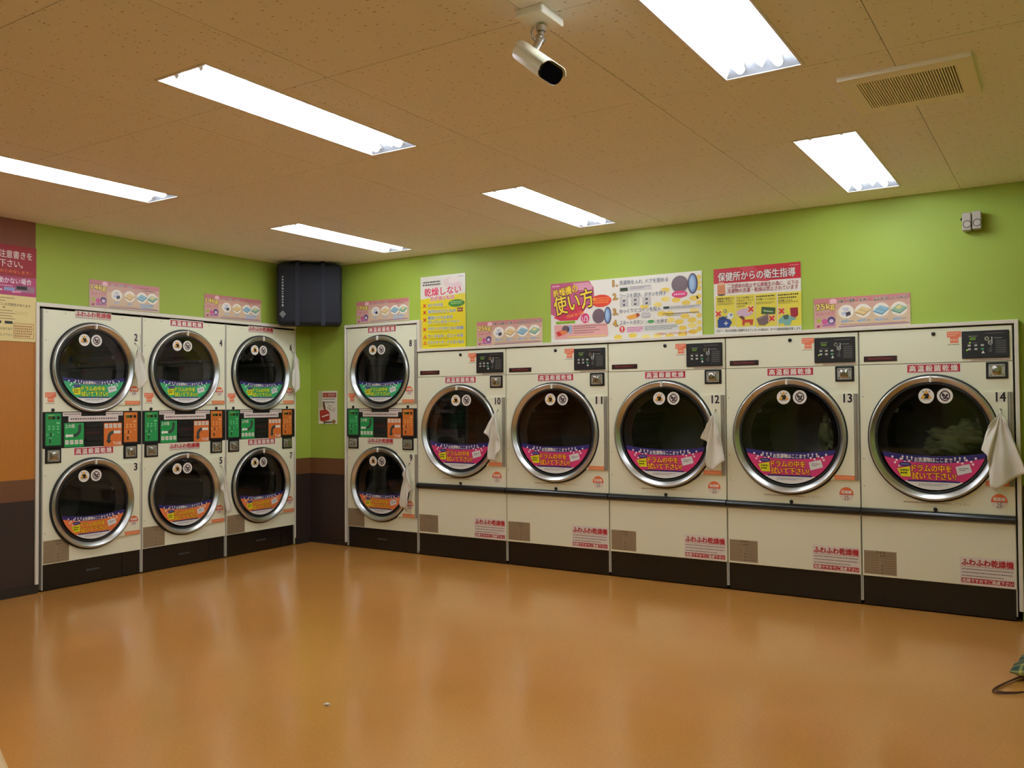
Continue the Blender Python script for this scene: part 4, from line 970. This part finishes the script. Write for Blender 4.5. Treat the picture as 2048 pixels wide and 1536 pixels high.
p.E(390, 850, 44, 44, (226, 226, 226), 4.6); p.E(325, 788, 22, 24, (90, 110, 130), 3.5); p.E(325, 788, 13, 14, (226, 210, 70), 3.8); p.E(402, 836, 16, 18, (120, 130, 140), 5); p.E(340, 862, 14, 15, (120, 130, 140), 5.2)
p.E(580, 805, 104, 54, (206, 176, 196), 3); p.P([(500, 860), (556, 846), (580, 896), (690, 890), (680, 960), (650, 965), (640, 930), (580, 935), (575, 970), (548, 972), (548, 900)], (186, 62, 40), 4); p.P([(500, 860), (548, 846), (585, 880), (560, 900)], (96, 56, 36), 5)
p.P([(796, 726), (972, 736), (966, 820), (790, 822)], (60, 84, 44), 4); p.P([(820, 770), (940, 782), (936, 796), (818, 786)], (170, 196, 150), 5); p.P([(728, 880), (880, 824), (884, 930), (836, 966), (760, 962)], (112, 90, 88), 5.5); p.P([(728, 880), (860, 822), (900, 826), (760, 890)], (140, 116, 110), 6)
p.P([(1150, 736), (1246, 730), (1248, 830), (1216, 862), (1158, 850)], (150, 34, 46), 4); p.P([(1004, 900), (1060, 840), (1130, 830), (1180, 850), (1230, 880), (1170, 900), (1150, 960), (1090, 968), (1060, 930), (1020, 956)], (120, 170, 160), 4.5); p.P([(1060, 838), (1130, 820), (1130, 880), (1080, 890)], (66, 90, 80), 5)
p.T('万が一、他のお客様に損害を与えてしまった場合は、すべて損害賠償請求致します。', (206, 1050), (1288, 1000), 34, (50, 46, 46), 4, bold=.008)
p.build('square hygiene poster with a red heading and four yellow columns', (3.934, 0, 1.7515), 0)

# small flyer in the corner
p = Poster((275, 215), (925, 195), (915, 1330), (280, 1320), .238, .303)
p.P([(275, 215), (430, 210), (430, 860), (280, 1320)], (206, 200, 176), 1); p.Sc((280, 500), (420, 495), 560, (150, 160, 120), 2, rows=14, seed=50)
p.P([(440, 265), (905, 255), (905, 415), (440, 425)], (146, 40, 34), 2); p.E(530, 345, 60, 60, (180, 100, 84), 3); p.Sc((620, 340), (880, 332), 110, (226, 190, 180), 3, rows=3, seed=51)
p.Sc((450, 480), (870, 480), 50, (120, 90, 70), 3, seed=52); p.Sc((450, 590), (860, 580), 60, (70, 66, 50), 3, seed=53)
p.P([(445, 560), (490, 560), (540, 800), (520, 860), (470, 850), (440, 700)], (96, 56, 30), 3); p.P([(330, 870), (560, 830), (670, 930), (680, 1190), (420, 1250), (345, 1200)], (168, 44, 42), 4); p.line(p.m(410, 1085), p.m(650, 1010), .012, (236, 214, 206), 5)
for a, b_ in (((600, 660), (740, 720)), ((740, 720), (720, 800)), ((580, 760), (760, 880)), ((760, 880), (860, 780)), ((640, 720), (700, 840)), ((800, 920), (870, 840))): p.line(p.m(*a), p.m(*b_), .005, (136, 132, 104), 3)
p.E(820, 1250, 66, 66, (150, 120, 56), 3); p.P([(480, 1240), (760, 1250), (760, 1290), (490, 1290)], (70, 50, 36), 3); p.P([(470, 1250), (520, 1260), (500, 1345), (475, 1340)], (40, 30, 26), 4)
p.build('small white flyer with red header on the green wall between corner and stacked dryer', (.105, 0, 1.104), 0, 'flyer')

# notices on the wooden cladding at the left
p = Poster((0, 0), (700, 0), (700, 205), (0, 205), .720, .206)
p.P([(0, 0), (700, 0), (700, 205), (0, 205)], (150, 22, 34), 1)
for t_, a_, b_, y, col, hp in (('すべて注意書きを', 330, 672, 62, (226, 206, 196), 52), ('ご理解下さい。', 330, 610, 124, (226, 206, 196), 50), ('同意されたものとみなします。', 300, 664, 176, (226, 124, 50), 22)):
    p.T(t_, (a_, y), (b_, y), hp, col, 3, bold=.02)
p.build('dark red notice with white lettering at the left edge of the photo', (.008, -3.308, 2.170), RZ, 'notice')
p = Poster((0, 0), (700, 0), (700, 128), (0, 128), .720, .128)
p.P([(0, 0), (700, 0), (700, 128), (0, 128)], (170, 56, 104), 1); p.T('が動かない場合', (420, 30), (668, 30), 40, (232, 216, 220), 3, bold=.02); p.Sc((420, 66), (548, 66), 10, (226, 190, 206), 3, seed=60)
p.P([(566, 60), (690, 60), (690, 104), (566, 104)], (150, 112, 130), 2); p.P([(570, 62), (640, 62), (640, 86), (570, 86)], (26, 20, 22), 3); p.P([(490, 76), (560, 76), (560, 100), (490, 100)], (140, 150, 190), 3); p.P([(540, 100), (600, 96), (600, 106), (545, 112)], (226, 150, 180), 3); p.Sc((430, 96), (484, 96), 22, (226, 200, 210), 3, seed=61)
p.build('magenta notice strip between the dark red and the pale yellow notice', (.008, -3.308, 2.038), RZ, 'notice')
p = Poster((0, 0), (700, 0), (700, 310), (0, 310), .720, .310)
p.P([(0, 0), (700, 0), (700, 310), (0, 310)], (226, 206, 140), 1)
p.Sc((420, 20), (556, 20), 10, (100, 80, 60), 3, seed=62); p.Sc((420, 40), (500, 40), 10, (100, 80, 60), 3, seed=63); p.T('っている可能性があります', (440, 62), (664, 66), 20, (70, 56, 40), 3, bold=.012); p.P([(480, 80), (500, 80), (490, 92)], (140, 90, 40), 3)
for k in range(4): p.Sc((420, 106+k*18), (545+(k % 2)*18, 106+k*18), 10, (120, 80, 60), 3, seed=64+k)
p.P([(420, 176), (474, 176), (474, 194), (420, 194)], (24, 20, 18), 3); p.P([(496, 176), (546, 176), (546, 194), (496, 194)], (24, 20, 18), 3)
p.T('可能性があります', (430, 228), (544, 228), 18, (70, 56, 40), 3, bold=.01); p.T('確認して下さい', (440, 268), (544, 268), 18, (70, 56, 40), 3, bold=.01)
p.P([(552, 186), (686, 186), (686, 290), (552, 290)], (150, 106, 60), 2); p.P([(555, 189), (683, 189), (683, 287), (555, 287)], (226, 196, 130), 3); p.Sc((560, 240), (676, 240), 84, (150, 110, 70), 4, rows=5, seed=69); p.Sc((560, 118), (650, 118), 24, (206, 186, 120), 3, rows=2, seed=70)
p.build('pale yellow notice with small print above the orange wood at the left edge', (.008, -3.308, 1.727), RZ, 'notice', base=(226, 206, 140))

# ------------------------------------------------------------------ things under the ceiling
# covered box hung in the corner
t = thing('covered_box', 'navy fabric covered box with two straps hanging under the ceiling in the corner', 'covered box', (.286, -.286, 1.985), PI/4)
bb = MB(); bb.box(-.278, -.125, 0, .278, .125, .545, bev=.035, seg=3)
for v in bb.bm.verts:   # slack cloth: a little sag and a flatter back
    v.co.z -= .008*math.cos(v.co.x*9)*(1 if v.co.z < .1 else 0); v.co.x *= 1.0+.02*(v.co.z/.545)
place('cover', bb.mesh('cover', 60), M_NAVY, t)
for x in (-.105, .118):
    bb = MB(); bb.box(x-.018, -.129, -.004, x+.018, -.124, .550); bb.box(x-.018, -.129, .545, x+.018, .110, .550); place('strap', bb.mesh('strap'), M_STRAP, t)
    bb = MB(); bb.cyl((x, -.09, .548), (x, -.09, .571), .016, n=12); place('hanger', bb.mesh('hanger', 40), M_DARK, t)
c = Canvas(); zz = .43
rr = random.Random(3)
for k in range(11):
    h_ = rr.uniform(.014, .026); c.poly([(-.236, zz), (-.222, zz-.006), (-.222, zz-h_), (-.236, zz-h_+.004)], (150, 150, 140), 0); zz -= h_+.006
c.poly([(-.258, .095), (-.229, .127), (-.200, .095), (-.229, .058)], (92, 96, 92), 0); place('print', c.mesh(), None, t, (0, -.1265, 0))

# security camera on its ceiling plate
t = thing('security_camera', 'cream bullet security camera with black face hanging from a ceiling plate', 'security camera', (4.574, -3.427, ZC))
place('ceiling_plate', boxes('ceiling_plate', [(-.052, -.072, -.026, .052, .072, 0)], bev=.004), M_VENT, t)
bb = MB(); bb.cyl((0, .010, -.034), (0, .010, -.052), .017, n=16); bb.cyl((0, .010, -.052), (0, .006, -.092), .011, n=14); bb.box(-.012, -.012, -.086, .012, .022, -.066, bev=.004); bb.cyl((0, .004, -.080), (-.006, -.032, -.136), .013, n=12)
place('swivel', bb.mesh('swivel', 40), M_LOCK, t)
bb = MB(); bb.tube([(-.022, .0, -.034), (-.034, .004, -.046), (-.036, .012, -.062), (-.026, .016, -.076), (-.010, .010, -.084)], .003, n=8); place('cable', bb.mesh('cable', 60), M_EDGE, t)
def frame_matrix(origin, axis, roll):
    a = Vector(axis).normalized(); h = a.cross(Vector((0, 0, 1))).normalized(); v = h.cross(a)
    h2 = math.cos(roll)*h+math.sin(roll)*v; v2 = a.cross(h2)*-1
    if v2.z < 0: v2 = -v2
    return Matrix((a, v2.cross(a), v2)).transposed().to_4x4() if False else (Matrix.Translation(origin) @ Matrix((a, v2.cross(a), v2)).transposed().to_4x4())
CM = frame_matrix(Vector((-.045, -.028, -.128)), (.151, -.063, -.124), math.radians(14))
def rr_section(w_, h_, r, n=6):
    pts = []
    for (sx, sz, a0) in ((1, 1, 0), (-1, 1, PI/2), (-1, -1, PI), (1, -1, 3*PI/2)):
        for i in range(n+1):
            a = a0+(PI/2)*i/n; pts.append((sx*(w_/2-r)+r*math.cos(a), sz*(h_/2-r)+r*math.sin(a)))
    return pts
def extrude_x(stations):
    # stations: list of (x, width, height, corner radius, dz)
    bm = bmesh.new(); rings = []
    for (x, w_, h_, r, dz) in stations: rings.append([bm.verts.new((x, p[0], p[1]+dz)) for p in rr_section(w_, h_, r)])
    n = len(rings[0])
    for a, b_ in zip(rings, rings[1:]):
        for i in range(n): bm.faces.new((a[i], a[(i+1) % n], b_[(i+1) % n], b_[i]))
    bm.faces.new(rings[0]); bm.faces.new(rings[-1]); return bm
L_ = .190
bb = MB(); bb.merge(extrude_x([(0, .076, .044, .020, 0), (.006, .094, .057, .026, 0), (L_-.012, .098, .060, .027, 0), (L_-.008, .094, .057, .026, 0), (L_-.016, .090, .053, .024, 0)]), CM); place('housing', bb.mesh('housing', 40), M_CAM, t)
bb = MB(); bb.merge(extrude_x([(L_-.020, .092, .055, .025, 0), (L_-.005, .092, .055, .025, 0), (L_-.002, .088, .051, .023, 0)]), CM); place('front_window', bb.mesh('front_window', 40), M_LENS, t)
# sun shade: a bent sheet over the upper half
bm = bmesh.new(); A = []; B = []; sec = rr_section(.106, .067, .031, 6); up = [q for q in sec if q[1] > .004]; up.sort(key=lambda q: math.atan2(q[1]+.02, q[0]))
for q in up: A.append(bm.verts.new((.004, q[0], q[1]+.002))); B.append(bm.verts.new((L_+.002, q[0], q[1]+.002)))
for i in range(len(A)-1): bm.faces.new((A[i], A[i+1], B[i+1], B[i]))
bb = MB(); bb.merge(bm, CM); o = place('sun_shade', bb.mesh('sun_shade', 50), M_CAM, t); md = o.modifiers.new('thickness', 'SOLIDIFY'); md.thickness = .003

# ceiling vent
t = thing('ceiling_vent', 'cream plastic ceiling vent with narrow slats at the upper right', 'ceiling vent', (5.262, -2.300, ZC))
VW, VH = .470, .475
bb = MB(); a0, a1, b0, b1 = .058, VW-.058, .068, VH-.068
for q in ((0, 0, -.018, VW, b0, 0), (0, b1, -.018, VW, VH, 0), (0, b0, -.018, a0, b1, 0), (a1, b0, -.018, VW, b1, 0)): bb.box(*q)
place('frame', bb.mesh('frame'), M_VENT, t); place('backing', boxes('backing', [(a0, b0, -.005, a1, b1, -.002)]), M_DARK, t)
sl = boxes('slat', [(0, b0, -.018, .0050, b1, -.009)]); n = 37
for k in range(n): place('slat', sl, M_VENT, t, (a0+(k+.5)*(a1-a0)/n-.0005, 0, 0))

# two little wall speakers
def speaker_mesh():
    bb = MB(); bb.box(0, -.075, 0, .048, -.012, .106, bev=.004); body = bb.mesh('body')
    bb = MB(); bb.lathe_y(.026, .036, [(.022, -.0755), (.021, -.078), (.019, -.076), (.016, -.068), (.006, -.064), (.004, -.067), (0, -.069)], n=28); cone = bb.mesh('cone', 40)
    bb = MB(); bb.box(.016, -.014, .040, .032, .0, .066); br = bb.mesh('bracket'); return body, cone, br
s_b, s_c, s_k = speaker_mesh()
for x, z, lb in ((5.488, 2.290, 'left one of two small grey speakers high on the back wall'), (5.541, 2.294, 'right one of two small grey speakers high on the back wall')):
    t = thing('wall_speaker', lb, 'speaker', (x, 0, z), group='pair of small wall speakers')
    place('body', s_b, M_SPK, t); place('cone', s_c, mat('speaker_cone', (20, 18, 18), .5), t); place('bracket', s_k, M_DARK, t)
    if x < 5.5:
        bb = MB(); bb.cyl((-.001, -.04, .074), (-.010, -.04, .074), .008, n=12); place('knob', bb.mesh('knob', 40), M_PLASTIC, t)

# ------------------------------------------------------------------ things on the floor
t = thing('tote_bag', 'green plaid bag lying on the floor at the right edge, brown cord handles', 'bag', (5.975, -1.12, 0), math.radians(-7.6))
bm = bmesh.new(); bmesh.ops.create_icosphere(bm, subdivisions=5, radius=1.0)
def sgn(v, p): return (abs(v)**p)*(1 if v > 0 else -1)
for v in bm.verts:
    q = v.co; m_ = max(abs(q.x), abs(q.y), .45*abs(q.z)+.3); sx = max(-1, min(1, q.x/m_)); sy = max(-1, min(1, q.y/m_))
    ed = max(abs(sx), abs(sy)); zq = sgn(q.z, .6); th = (1-.75*ed**6)
    v.co = Vector((sx*.200, sy*.160, max(.002, .040+.038*zq*th*(1+.25*sx)+.005*math.sin(9*sx+6*sy)*(zq > 0))))
bb = MB(); bb.merge(bm); place('bag_body', bb.mesh('bag_body', 60), plaid_mat(), t)
IM = (Matrix.Translation((5.975, -1.12, 0)) @ Matrix.Rotation(math.radians(-7.6), 4, 'Z')).inverted()
for off in (0, .013):
    ctl = [(5.86, -1.10, .010), (5.80, -1.19, .008), (5.755, -1.29, .007), (5.712, -1.41, .006), (5.704, -1.482, .006), (5.735, -1.490, .006), (5.80, -1.455, .008), (5.86, -1.40, .020), (5.90, -1.30, .050)]
    pts = []
    for i in range(len(ctl)-1):   # smooth run through the control points
        p0, p1, p2, p3 = [Vector(ctl[max(0, min(len(ctl)-1, k))]) for k in (i-1, i, i+1, i+2)]
        for j in range(5):
            u = j/5; pts.append(.5*((2*p1)+(p2-p0)*u+(2*p0-5*p1+4*p2-p3)*u*u+(3*p1-p0-3*p2+p3)*u**3))
    pts.append(Vector(ctl[-1])); pts = [IM @ (q+Vector((off, off*.9, off*.3))) for q in pts]
    bb = MB(); bb.tube(pts, .0031, n=8); place('handle', bb.mesh('handle', 60), M_CORD, t)
bm = bmesh.new(); bmesh.ops.create_icosphere(bm, subdivisions=2, radius=1.0)
for v in bm.verts: q = v.co; v.co = Vector((q.x*.013*(1+.4*math.sin(7*q.y)), q.y*.008*(1+.3*math.sin(9*q.x)), .006+q.z*.006*(1+.3*math.sin(5*q.x+4*q.y))))
bb = MB(); bb.merge(bm); o = place('paper_scrap', bb.mesh('paper_scrap'), M_CLOTH, None, (3.32, -3.137, 0), .4); tag(o, 'tiny crumpled white paper scrap on the open floor', 'scrap')

# folding table whose corner shows at the lower left
t = thing('folding_table', 'pale wooden table, only its corner showing at the lower left of the photo', 'table', (4.316, -5.392, 0), math.radians(-20.1))
bb = MB(); bb.box(-1.05, -.36, .675, .42, .36, .70, bev=.006, seg=2); place('table_top', bb.mesh('table_top'), M_TABLE, t)
for sx in (-.95, .34):
    for sy in (-.30, .30):
        bb = MB(); bb.box(sx-.022, sy-.022, 0, sx+.022, sy+.022, .675, bev=.004); place('leg', bb.mesh('leg'), M_TABLE, t)
